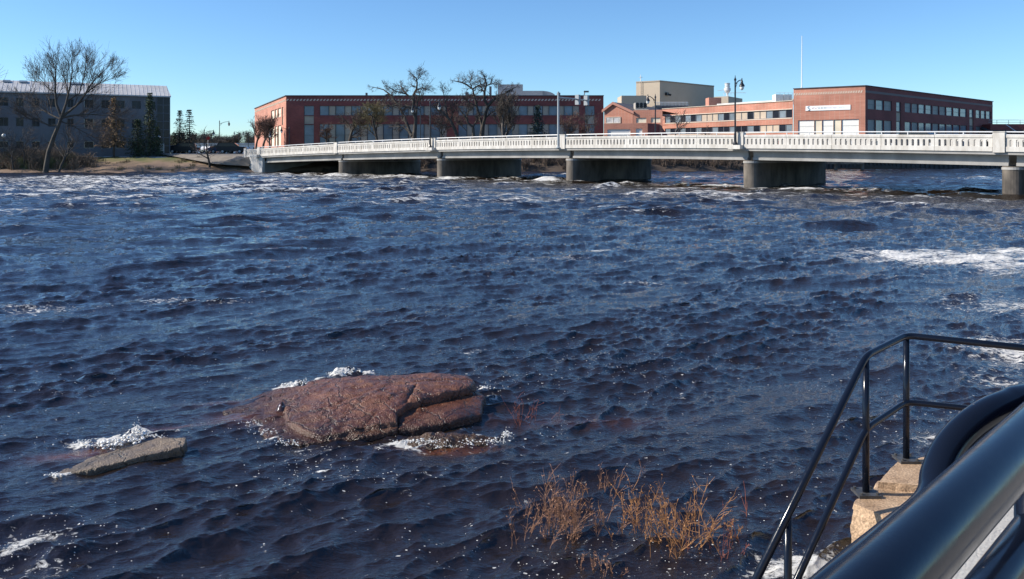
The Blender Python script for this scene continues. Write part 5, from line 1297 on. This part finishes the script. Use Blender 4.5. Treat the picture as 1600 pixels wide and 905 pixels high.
def rock_material(name, c1, c2, c3, wet=0.35, band=0.42):
    m = bpy.data.materials.new(name); m.use_nodes = True; N, L = m.node_tree.nodes, m.node_tree.links; b = N['Principled BSDF']
    tc = N.new('ShaderNodeTexCoord'); n = N.new('ShaderNodeTexNoise'); n.inputs['Scale'].default_value = 4.5; n.inputs['Detail'].default_value = 9; n.inputs['Roughness'].default_value = 0.68; L.new(tc.outputs['Object'], n.inputs['Vector'])
    rp = N.new('ShaderNodeValToRGB'); e = rp.color_ramp.elements; e[0].position = 0.32; e[0].color = (*c1,1); e[1].position = 0.68; e[1].color = (*c3,1); x = e.new(0.5); x.color = (*c2,1)
    L.new(n.outputs[0], rp.inputs[0])
    sp_ = N.new('ShaderNodeTexNoise'); sp_.inputs['Scale'].default_value = 70; sp_.inputs['Detail'].default_value = 3; L.new(tc.outputs['Object'], sp_.inputs['Vector'])
    mr = N.new('ShaderNodeMapRange'); mr.inputs[1].default_value = 0.3; mr.inputs[2].default_value = 0.7; mr.inputs[3].default_value = 0.62; mr.inputs[4].default_value = 1.35; L.new(sp_.outputs[0], mr.inputs[0])
    mx = N.new('ShaderNodeMix'); mx.data_type = 'RGBA'; mx.blend_type = 'MULTIPLY'; mx.inputs[0].default_value = 1; cb = N.new('ShaderNodeCombineColor')
    for i in range(3): L.new(mr.outputs[0], cb.inputs[i])
    L.new(rp.outputs[0], mx.inputs[6]); L.new(cb.outputs[0], mx.inputs[7])
    geo = N.new('ShaderNodeNewGeometry'); sz = N.new('ShaderNodeSeparateXYZ'); L.new(geo.outputs['Position'], sz.inputs[0])
    wv = N.new('ShaderNodeMath'); wv.operation = 'MULTIPLY_ADD'; L.new(n.outputs[0], wv.inputs[0]); wv.inputs[1].default_value = -0.16; L.new(sz.outputs[2], wv.inputs[2])
    wb_ = N.new('ShaderNodeMapRange'); wb_.inputs[1].default_value = -0.06; wb_.inputs[2].default_value = 0.06; wb_.inputs[3].default_value = band if wet < 0.6 else 0.8; wb_.inputs[4].default_value = 1.0; L.new(wv.outputs[0], wb_.inputs[0])
    dn = N.new('ShaderNodeTexNoise'); dn.inputs['Scale'].default_value = 3.0; dn.inputs['Detail'].default_value = 5; L.new(tc.outputs['Object'], dn.inputs['Vector'])
    av = N.new('ShaderNodeVectorMath'); av.operation = 'MULTIPLY_ADD'; L.new(dn.outputs['Color'], av.inputs[0]); av.inputs[1].default_value = (0.5,0.5,0.5); L.new(tc.outputs['Object'], av.inputs[2])
    vo = N.new('ShaderNodeTexVoronoi'); vo.feature = 'DISTANCE_TO_EDGE'; vo.inputs['Scale'].default_value = 2.6; L.new(av.outputs[0], vo.inputs['Vector'])
    ck = N.new('ShaderNodeMapRange'); ck.inputs[1].default_value = 0.0; ck.inputs[2].default_value = 0.035; ck.inputs[3].default_value = 0.35 if wet < 0.6 else 0.82; ck.inputs[4].default_value = 1.0; L.new(vo.outputs['Distance'], ck.inputs[0])
    mm = N.new('ShaderNodeMath'); mm.operation = 'MULTIPLY'; L.new(wb_.outputs[0], mm.inputs[0]); L.new(ck.outputs[0], mm.inputs[1])
    m2 = N.new('ShaderNodeMix'); m2.data_type = 'RGBA'; m2.blend_type = 'MULTIPLY'; m2.inputs[0].default_value = 1; c2_ = N.new('ShaderNodeCombineColor')
    for i in range(3): L.new(mm.outputs[0], c2_.inputs[i])
    L.new(mx.outputs[2], m2.inputs[6]); L.new(c2_.outputs[0], m2.inputs[7]); L.new(m2.outputs[2], b.inputs['Base Color'])
    rr_ = N.new('ShaderNodeMapRange'); rr_.inputs[1].default_value = 0.35; rr_.inputs[2].default_value = 0.65; rr_.inputs[3].default_value = wet*0.7; rr_.inputs[4].default_value = min(1, wet*1.7); L.new(n.outputs[0], rr_.inputs[0]); L.new(rr_.outputs[0], b.inputs['Roughness'])
    b.inputs['Specular IOR Level'].default_value = 0.45
    hh = N.new('ShaderNodeMath'); hh.operation = 'MULTIPLY_ADD'; L.new(ck.outputs[0], hh.inputs[0]); hh.inputs[1].default_value = 0.8; L.new(sp_.outputs[0], hh.inputs[2])
    bp = N.new('ShaderNodeBump'); bp.inputs['Strength'].default_value = 1.0; bp.inputs['Distance'].default_value = 0.016 if wet < 0.6 else 0.007; L.new(hh.outputs[0], bp.inputs['Height']); L.new(bp.outputs[0], b.inputs['Normal'])
    return m
M_rock = rock_material('wet_red_granite', (0.055,0.020,0.011), (0.145,0.055,0.029), (0.235,0.105,0.055), 0.26)
M_slab = rock_material('tan_grey_slab', (0.085,0.055,0.033), (0.22,0.155,0.10), (0.33,0.245,0.165), 0.36, 0.6)
M_rockbrown = rock_material('wet_brown_rock', (0.045,0.022,0.010), (0.11,0.055,0.024), (0.19,0.105,0.05), 0.22)

GXr, GYr = rock_grid(-3.1, 0.1, 6.7, 9.0, 0.011)
main_pts = [(346,640,0.03,1),(395,664,0.03,1),(430,689,0.03,1),(490,686,0.035,1),(530,681,0.04,1),(580,675,0.055,1),(622,667,0.07,1),(620,645,0.13,1),(640,632,0.155,1),(690,619,0.17,1),(738,607,0.18,1),(742,599,0.19,1),
            (735,589,0.15,1),(690,581,0.16,1),(600,578,0.15,1),(520,581,0.13,1),(440,599,0.09,1),(380,622,0.04,1),
            (450,640,0.075,0),(440,665,0.05,0),(500,620,0.155,0),(560,602,0.205,0),(640,592,0.235,0),(710,593,0.225,0),(600,628,0.175,0),(540,650,0.11,0),(480,655,0.07,0),(410,648,0.05,0),(425,630,0.075,0),(590,655,0.105,0)]
XA, YA, h1, sd1 = rock_layer(GXr, GYr, main_pts, 3, 0.026, 3.2)
inner = [PZ(a,b,z)[:2] for a,b,z in ((470,606,.13),(443,636,.1),(446,655,.08),(468,672,.06),(500,676,.08),(560,672,.06),(625,660,.09),(745,606,.18),(740,585,.15),(520,575,.14))]
sdi = poly_sd(GXr, GYr, [tuple(p) for p in inner]) + 0.02*fbm(GXr*6, GYr*6, 3, 77)
h1 = np.where(sd1 > 0, h1 + 0.035*smooth(-0.005, 0.02, sdi) - 0.015, h1)
for (ax_, ay_, bx_, by_, dp_) in ((620,655,650,612,0.03),(650,612,735,600,0.02),(500,640,600,612,0.012),(560,664,585,640,0.015)):
    a_, b_ = PZ(ax_,ay_,0.13), PZ(bx_,by_,0.17); sc_ = poly_sd(GXr + 0.03*fbm(GXr*5,GYr*5,3,88), GYr + 0.03*fbm(GXr*5,GYr*5,3,89), [(a_.x,a_.y),(b_.x,b_.y),(b_.x+.002,b_.y+.002)])
    h1 = h1 - dp_*np.exp(-np.abs(sc_)/0.018)*(sd1 > 0.03)
low_pts = [(622,669,0.045,1),(660,666,0.055,1),(705,658,0.07,1),(752,644,0.075,1),(757,618,0.11,1),(738,603,0.13,1),(640,622,0.12,1),(612,642,0.09,1),(690,637,0.11,0)]
XB, YB, h2, sd2 = rock_layer(GXr, GYr, low_pts, 8, 0.024, 3.2)
ridge = 0.014*np.abs(fbm(GXr*2.2+GYr*1.1, GYr*7-GXr*2, 4, 15))*(sd1 > 0)
rock = grid_mesh('boulder', np.stack([XA,YA,h1-ridge],-1), M_rock, mask=(sd1 > -0.11).ravel(), loc=(-1.5,7.8,0))
grid_mesh('lower_shelf', np.stack([XB,YB,h2],-1), M_rock, mask=(sd2 > -0.11).ravel(), parent=rock)
tag(rock, 'large reddish brown wet boulder breaking the water in the river', 'rock')
GXs, GYs = rock_grid(-4.6, -2.2, 5.6, 7.6, 0.009)
slab_pts = [(80,743,0.015,1),(150,731,0.05,1),(220,713,0.08,1),(288,697,0.10,1),(290,683,0.10,1),(255,682,0.075,1),(200,696,0.05,1),(140,714,0.02,1),(100,730,0.005,1)]
XC, YC, h3, sd3 = rock_layer(GXs, GYs, slab_pts, 21, 0.014, 4.0, 0.03, 0.06, 0.008)
slab = grid_mesh('rock_slab', np.stack([XC,YC,h3],-1), M_slab, mask=(sd3 > -0.08).ravel(), loc=(-3.4,6.6,0))
tag(slab, 'narrow tilted tan stone slab with white water breaking over its back edge', 'rock')
GXt, GYt = rock_grid(-1.4, 0.25, 6.4, 7.6, 0.011)
t_pts = [(600,694,-0.03,1),(650,699,0.0,1),(720,696,0.02,1),(785,692,0.0,1),(792,672,0.03,1),(740,668,0.06,1),(680,668,0.06,1),(630,676,0.03,1),(700,682,0.065,0),(755,680,0.05,0)]
XD, YD, h4, sd4 = rock_layer(GXt, GYt, t_pts, 33, 0.045, 4.5, 0.05, 0.5)
rk = grid_mesh('rock_ledge', np.stack([XD,YD,h4-0.012],-1), M_rockbrown, mask=(sd4 > -0.1).ravel(), loc=(-0.6,7.0,0))
tag(rk, 'low brown rock ledge awash in front of the large boulder', 'rock')
GXu, GYu = rock_grid(-2.3, -1.0, 8.2, 9.2, 0.012)
u_pts = [(548,590,0.05,1),(607,588,0.08,1),(606,579,0.12,1),(560,580,0.08,1)]
XE, YE, h5, sd5 = rock_layer(GXu, GYu, u_pts, 43, 0.04, 4.0)
rk = grid_mesh('small_rock', np.stack([XE,YE,h5],-1), M_rockbrown, mask=(sd5 > -0.08).ravel(), loc=(-1.6,8.8,0))
tag(rk, 'small dark rock tip just behind the large boulder', 'rock')

# frothy spray where the current breaks on the rocks
M_spray = mat('white_spray', (0.80,0.78,0.74), 0.45, spec=0.4)
def spray(spots, n, seed, label):
    rs = random.Random(seed); m_ = MB()
    ico = [Vector(v).normalized() for v in ((0,0,1),(0,0,-1),(1,0,.2),(-1,0,-.2),(0,1,-.2),(0,-1,.2),(.7,.7,.4),(-.7,.7,.4),(.7,-.7,-.4),(-.7,-.7,.4))]
    bm = bmesh.new()
    for v in ico: bm.verts.new(v)
    bmesh.ops.convex_hull(bm, input=bm.verts[:]); bm.verts.ensure_lookup_table(); bm.verts.index_update()
    V = [v.co.copy() for v in bm.verts]; Fc = [tuple(v.index for v in f.verts) for f in bm.faces]; bm.free()
    for k in range(n):
        px, py, z, rx, ry, rz, r0 = rs.choice(spots); c = PZ(px, py, z)
        g = Vector((rs.gauss(0,rx), rs.gauss(0,ry), 0)); up = abs(rs.gauss(0,rz))*math.exp(-(g.x/rx)**2*0.5)
        r_ = r0*rs.uniform(0.25,1.0)**1.6*(1-0.5*min(1,up/(2*rz))); sx3 = Vector((rs.uniform(.7,1.6),rs.uniform(.7,1.3),rs.uniform(.6,1.0)))
        m_.add([c+g+UP*up+Vector((v.x*sx3.x,v.y*sx3.y,v.z*sx3.z))*r_ for v in V], Fc)
    return tag(build('foam_spray', m_, M_spray, fixn=False, smooth=True), label, kind='stuff')
spray([(135,692,.03,.07,.03,.012,.013),(155,697,.035,.08,.04,.018,.018),(178,695,.05,.08,.04,.025,.020),(200,688,.06,.07,.035,.028,.020),(214,681,.075,.045,.03,.05,.020),(214,678,.08,.03,.02,.07,.016),(234,682,.07,.07,.02,.015,.013),(90,742,.02,.05,.02,.01,.012),(165,690,.02,.25,.08,.006,.010)], 520, 3, 'white froth over the slab')
spray([(455,602,.09,.06,.03,.025,.016),(470,598,.10,.05,.03,.025,.016),(530,583,.13,.07,.03,.02,.015),(553,580,.14,.07,.03,.025,.015),(757,606,.05,.05,.05,.02,.012),(395,660,.03,.06,.06,.006,.010),(415,675,.03,.06,.05,.006,.011),(432,690,.02,.08,.04,.006,.012),(455,694,.02,.06,.03,.005,.010)], 330, 4, 'white froth round the boulder')
spray([(640,690,.05,.08,.03,.010,.011),(670,690,.06,.08,.03,.012,.012),(700,698,.03,.10,.03,.008,.010),(740,692,.05,.08,.03,.012,.012),(775,690,.05,.06,.04,.018,.013),(790,680,.05,.03,.04,.02,.012)], 300, 5, 'white froth over the low ledge')

# ------------------------------------------------------------------ dry weeds standing in the water
def weed(px, py, h, n, mtl, seed, label, spread=0.28, lean=0.45, r=0.0028, twigs=10, leaf=0.5, name='dry_weed', group='dry weeds in the river'):
    rs = random.Random(seed); b_ = PZ(px, py); t = MB(); lf_ = MB()
    for k in range(n):
        p = b_ + Vector((rs.gauss(0,spread*0.5), rs.gauss(0,spread*0.35), -0.06)); a_ = rs.uniform(0,6.28); l_ = abs(rs.gauss(0,lean))
        d = Vector((math.cos(a_)*l_, math.sin(a_)*l_*0.7, 1)).normalized(); L = h*rs.uniform(0.45,1.05)+0.06; pts = [p]
        for i in range(5):
            d = (d+Vector((rs.gauss(0,.12),rs.gauss(0,.12),0.03))).normalized(); pts.append(pts[-1]+d*L/5)
        t.tube(pts,[r*(1-0.13*i) for i in range(6)],4,cap=False)
        for j in range(twigs):
            i = rs.randrange(1,5); f_ = rs.random(); q = pts[i]*(1-f_)+pts[i+1]*f_; td = ((pts[i+1]-pts[i]).normalized()+Vector((rs.gauss(0,.65),rs.gauss(0,.65),rs.gauss(0.15,.4)))).normalized(); tl = L*rs.uniform(0.08,0.3)
            e1 = q+td*tl*0.5+Vector((0,0,rs.uniform(-.01,.02))); e2 = e1+(td+Vector((rs.gauss(0,.3),rs.gauss(0,.3),rs.gauss(0,.3))))*tl*0.5
            t.tube([q,e1,e2],[r*0.55,r*0.45,r*0.3],3,cap=False)
            for m_ in range(3):
                if rs.random() < leaf:
                    c = e1+(e2-e1)*rs.random(); u_ = Vector((rs.gauss(0,1),rs.gauss(0,1),rs.gauss(0,1))).normalized()*rs.uniform(.006,.018); v_ = Vector((rs.gauss(0,1),rs.gauss(0,1),rs.gauss(0,1))).normalized()*0.0045
                    lf_.add([c-v_,c+v_,c+u_],[(0,1,2)])
    o = thing(name, label, 'weed', b_, group); t.add(lf_.v, lf_.f); build('foliage', t, mtl, o, fixn=False)
    return o
M_weedg = mat('golden_dry_stems', (0.31,0.135,0.045), 0.8, col2=(0.46,0.23,0.09), scale=12)
M_weedp = mat('brown_purple_stems', (0.22,0.105,0.06), 0.8, col2=(0.34,0.18,0.105), scale=12)
M_weedr = mat('red_brown_stem', (0.22,0.065,0.04), 0.8)
weed(885, 838, 0.42, 26, M_weedp, 1, 'fuzzy purple brown dry weed clump left of the golden one', 0.26, 0.36, 0.0020, 20, 0.8)
weed(860, 825, 0.22, 26, M_weedp, 2, 'low brown weed fringe at the foot of the purple clump', 0.42, 0.6, 0.002, 10, 0.6)
weed(1045, 850, 0.42, 22, M_weedg, 3, 'golden dry weed clump with long arching stems in the shallows', 0.36, 0.60, 0.0024, 12, 0.6)
weed(1000, 832, 0.30, 20, M_weedg, 4, 'shorter golden weed tuft on the left of the golden clump', 0.30, 0.55, 0.0022, 10, 0.4)
weed(1080, 855, 0.42, 10, M_weedg, 5, 'thin pale weed with tips spreading rightwards from the golden clump', 0.2, 0.65, 0.0026, 10, 0.5)
weed(945, 770, 0.20, 7, M_weedp, 6, 'small dry sprig behind the gap between both clumps', 0.12, 0.4, 0.002, 8, 0.6)
weed(1120, 865, 0.22, 9, M_weedr, 7, 'few reddish stems at the right of the golden clump', 0.22, 0.35, 0.0022, 5, 0.4)
weed(1146, 850, 0.24, 3, M_weedg, 8, 'single seed headed stem near the lone red stem', 0.03, 0.25, 0.0028, 14, 0.9)
weed(1168, 818, 0.42, 1, M_weedr, 9, 'lone upright red brown stem in open water', 0.01, 0.05, 0.0040, 3, 0.1)
weed(812, 655, 0.28, 7, M_weedr, 10, 'few thin red twigs right of the large boulder', 0.10, 0.35, 0.0022, 5, 0.3)
weed(840, 650, 0.16, 8, M_weedr, 11, 'low reddish twigs floating beyond the twigs by the boulder', 0.2, 0.7, 0.002, 5, 0.3)
weed(935, 895, 0.12, 14, M_weedp, 12, 'drowned brown weed tips at the bottom of the photo', 0.16, 0.6, 0.0022, 8, 0.6)
weed(1010, 748, 0.18, 2, M_weedp, 13, 'pair of fine dry stalks rising behind the golden clump', 0.03, 0.2, 0.0018, 4, 0.4)

# ------------------------------------------------------------------ promenade, stone landing, railings (near bank)
M_prom = mat('speckled_concrete', (0.40,0.37,0.33), 0.85, col2=(0.52,0.49,0.44), scale=60, bump=0.5, bscale=90)
def stone_material():
    m = rock_material('pale_tan_stone', (0.30,0.195,0.115), (0.42,0.285,0.18), (0.48,0.345,0.23), 0.8); return m
M_stone = stone_material()
ZR = 2.25                                   # height of the near handrail
m1 = PZ(1390, 904, ZR); m2 = PZ(1600, 691, ZR); rd = (m2-m1); rd.z = 0; rd.normalize(); rn = Vector((-rd.y, rd.x, 0))    # rn points to the river
PZG = 1.18
mb = MB()
e0, e1 = m1 - rd*6.0 + rn*0.60, m1 + rd*57 + rn*0.60
b0, b1 = e0 - rn*40, e1 - rn*40
mb.add([Vector((p.x,p.y,PZG)) for p in (e0,e1,b1,b0)], [(0,1,2,3)])
tag(build('promenade_pavement', mb, M_prom), kind='structure')
mb = MB(); L = (e1-e0).length; ec = (e0+e1)/2; ec.z = 0; mb.box(ec - rn*0.151 + UP*((PZG-1.2)/2-0.004), (L/2, 0.15, (PZG+1.2)/2), (rd,rn,UP))
o = build('embankment_wall', mb, M_prom, loc=(m1.x,m1.y,0)); tag(o, 'concrete embankment wall under the near black handrail', 'wall')

# rough stone landing standing in the water
ld = thing('stone_landing', 'rough tan stone landing block above the foam with railing feet on it', 'landing', PZ(1400,760,0.0))
def rough_block(corners, z0, z1, seed, batter=0.05, res=0.03, rough=0.02):
    """stone block: side skirt and top as one displaced sheet"""
    P = [Vector((c.x,c.y,0)) for c in corners]; per = []
    for i in range(len(P)):
        a, b = P[i], P[(i+1)%len(P)]; n = max(2,int((b-a).length/res))
        for k in range(n): per.append(a+(b-a)*k/n)
    c = sum(P,Vector())/len(P); rows = []; nz = max(3,int((z1-z0)/res)); S_ = np.linspace(0,1,len(per)+1)[:-1]*0
    arr = np.array([(p.x,p.y) for p in per]); arr = np.vstack([arr,arr[:1]]); cc = np.array([c.x,c.y])
    arc = np.concatenate([[0],np.cumsum(np.hypot(*np.diff(arr,axis=0).T))])
    for k in range(nz+1):
        z = z0+(z1-z0)*k/nz; out = 1+batter*(1-k/nz)*1.0
        n_ = rough*fbm(arc*6, np.full_like(arc,z*16), 5, seed, 0.6) + 0.5*rough*np.sign(fbm(arc*3, np.full_like(arc,z*9), 2, seed+4))
        d = arr-cc; ln = np.hypot(d[:,0],d[:,1])[:,None]; q = cc + d*out + d/ln*n_[:,None]
        if k == nz: q = cc+(q-cc)*0.985
        rows.append(np.column_stack([q,np.full(len(q),z-(0.012 if k == nz-1 else 0))]))
    for f_ in (0.93,0.8,0.6,0.4,0.2,0.02):
        q = cc+(rows[nz][:,:2]-cc)*f_; zz_ = z1 + 0.006*fbm(q[:,0]*7,q[:,1]*7,4,seed+8); rows.append(np.column_stack([q,zz_]))
    G = np.stack(rows); G[:,-1] = G[:,0]
    return G
c1 = PZ(1334,787,0.30); c2 = PZ(1372,752,0.30); c3 = PZ(1470,757,0.30); c4 = PZ(1470,840,0.30)
grid_mesh('stone_slab', rough_block([c1,c4,PZ(1540,800,0.30),c3,c2], -0.5, 0.30, 5, rough=0.022, batter=0.10), M_stone, parent=ld, smooth_=False)
c5 = PZ(1370,755,0.34); c6 = PZ(1402,719,0.34)
grid_mesh('stone_slab', rough_block([c5,PZ(1480,762,0.34),PZ(1560,735,0.34),PZ(1530,708,0.34),c6], -0.5, 0.345, 9, rough=0.012), M_stone, parent=ld, smooth_=False)
# flat landing filling the space to the embankment wall
w0 = PZ(1480,775,0.29); q0 = m1 + rd*((w0-m1).dot(rd)) + rn*0.60; mb = MB()
A1 = PZ(1440,800,0.27); A2 = PZ(1520,712,0.27)
k1 = m1+rd*((A1-m1).dot(rd))+rn*0.61; k2 = m1+rd*((A2-m1).dot(rd)+0.6)+rn*0.61
out = [A1,A2,k2,k1]; mb.add([Vector((p.x,p.y,0.27)) for p in out]+[Vector((p.x,p.y,-0.6)) for p in out], [(0,1,2,3),(7,6,5,4),(0,4,5,1),(1,5,6,2),(2,6,7,3),(3,7,4,0)]); build('landing_slab', mb, M_stone, ld)

# handrail of the flooded steps
b1_ = PZ(1353,773,0.30); b2_ = PZ(1416,720,0.345)
TR = 0.024
def smooth_path(pts, rad=0.10, n=6):
    pts = [Vector(p) for p in pts]; out = [pts[0]]
    for i in range(1,len(pts)-1):
        a, b, c = pts[i-1], pts[i], pts[i+1]; u = (a-b).normalized(); v = (c-b).normalized(); r_ = min(rad,(a-b).length*.45,(c-b).length*.45)
        for k in range(n+1):
            t_ = k/n; out.append((b+u*r_)*(1-t_)**2 + b*2*t_*(1-t_) + (b+v*r_)*t_**2)
    out.append(pts[-1]); return out
hr = thing('stair_handrail', 'slim black two bar handrail bending down the flooded stone steps', 'handrail', b1_)
def solveY(px, py, base): return PY(px, py, base.y)
t1 = PY(1353,556,b1_.y); t2 = PY(1416,524,b2_.y)
t1.x, t2.x = b1_.x, b2_.x
zt_ = (t1.z+t2.z)/2
e_ = PZ(1640,551,zt_)
def to_bank(a, b):
    d = b-a; d.z = 0; k = ((m1+rn*0.55-a).dot(rn))/d.dot(rn); return Vector((a.x+d.x*k, a.y+d.y*k, a.z))
e_ = to_bank(t2, e_)
d1 = PY(1180,908,4.62); dn = (d1-t1); d2 = t1+dn*1.35
mb = MB(); mb.tube(smooth_path([d2,t1,t2,e_], 0.09), TR, 14); build('top_rail', mb, M_black, hr, smooth=True)
m1_ = PY(1353,670,b1_.y); m2_ = PY(1416,628,b2_.y); m1_.x, m2_.x = b1_.x, b2_.x; zm = (m1_.z+m2_.z)/2
em = to_bank(m2_, PZ(1640,655,zm)); dd2 = m1_+dn*1.35
mb = MB(); mb.tube(smooth_path([dd2,m1_,m2_,em], 0.09), TR*0.92, 14); build('mid_rail', mb, M_black, hr, smooth=True)
for bb, tt in ((b1_,t1),(b2_,t2)):
    mb = MB(); top = Vector((bb.x,bb.y,tt.z)); mb.tube([bb, top], TR*0.98, 14); po = build('post', mb, M_black, hr, smooth=True)
    mb = MB(); mb.box(bb+UP*0.012, (0.075,0.075,0.010)); 
    for i in (-1,1):
        for j in (-1,1): mb.tube([bb+Vector((i*.055,j*.055,.02)), bb+Vector((i*.055,j*.055,.036))], 0.010, 6)
    build('base_plate', mb, mat('worn_black_plate',(0.05,0.05,0.052),0.5,var=0.5,scale=30), po)
f3 = 0.745; q = t1+dn*f3; mb = MB(); mb.tube([Vector((q.x,q.y,-0.6)), q], TR*0.98, 14); build('post', mb, M_black, hr, smooth=True)

# heavy black handrail right beside the camera
nr = thing('promenade_railing', 'heavy glossy black tube railing running past the camera', 'railing', (m1.x,m1.y,PZG))
D_ = 0.039
mb = MB(); mb.tube([m1-rd*2.5, m1, m2, m1+rd*40], D_, 28); build('top_rail', mb, M_black, nr, smooth=True)
def on_plane(px, py):                       # where a pixel meets the upright plane of the railing
    r_ = ray(px, py); o_ = Vector((0,0,EYE)); n_ = rn; k = (m1-o_).dot(n_)/r_.dot(n_); return o_+r_*k
lowp = on_plane(1588, 868); zl = lowp.z
mb = MB(); mb.tube([Vector((p.x,p.y,zl)) for p in (m1-rd*2.5, m1, m2, m1+rd*40)], 0.030, 22); build('lower_rail', mb, M_black, nr, smooth=True)
for k in [-1.6, 0.62]+[2.4+2*q_ for q_ in range(19)]:
    p = m1+rd*k; mb = MB(); mb.tube([Vector((p.x,p.y,PZG)), Vector((p.x,p.y,ZR-0.02))], 0.030, 20); po = build('post', mb, M_black, nr, smooth=True)
    mb = MB(); mb.tube([Vector((p.x,p.y,PZG)), Vector((p.x,p.y,PZG+0.012))], 0.08, 20); build('base_plate', mb, M_black, po)
# looped end of the second handrail beyond it
lp = thing('looped_handrail', 'thick black tube bent into a rounded loop behind the heavy railing', 'handrail', PZ(1455,780,1.6))
def D3(px, py, d): r_ = ray(px, py); return Vector((0,0,EYE)) + r_*d
ctl = [D3(1180,1040,0.92), D3(1300,922,1.04), D3(1385,848,1.18), D3(1440,802,1.27), D3(1460,774,1.31), D3(1465,742,1.34), D3(1480,706,1.37), D3(1507,673,1.40), D3(1540,648,1.43), D3(1572,633,1.46), D3(1612,621,1.50), D3(1760,606,1.64)]
def catmull(P, n=8):
    P = [P[0]]+P+[P[-1]]; o_ = []
    for i in range(1,len(P)-2):
        for k in range(n):
            t_ = k/n; a,b,c,d = P[i-1],P[i],P[i+1],P[i+2]; o_.append(0.5*((2*b)+(c-a)*t_+(2*a-5*b+4*c-d)*t_*t_+(3*b-a-3*c+d)*t_**3))
    o_.append(P[-2]); return o_
mb = MB(); mb.tube(catmull(ctl), 0.026, 24); build('loop_tube', mb, M_black, lp, smooth=True)
pb = D3(1700,611,1.58); mb = MB(); mb.tube([pb, Vector((pb.x,pb.y,0.2))], 0.024, 18); build('post', mb, M_black, lp, smooth=True)
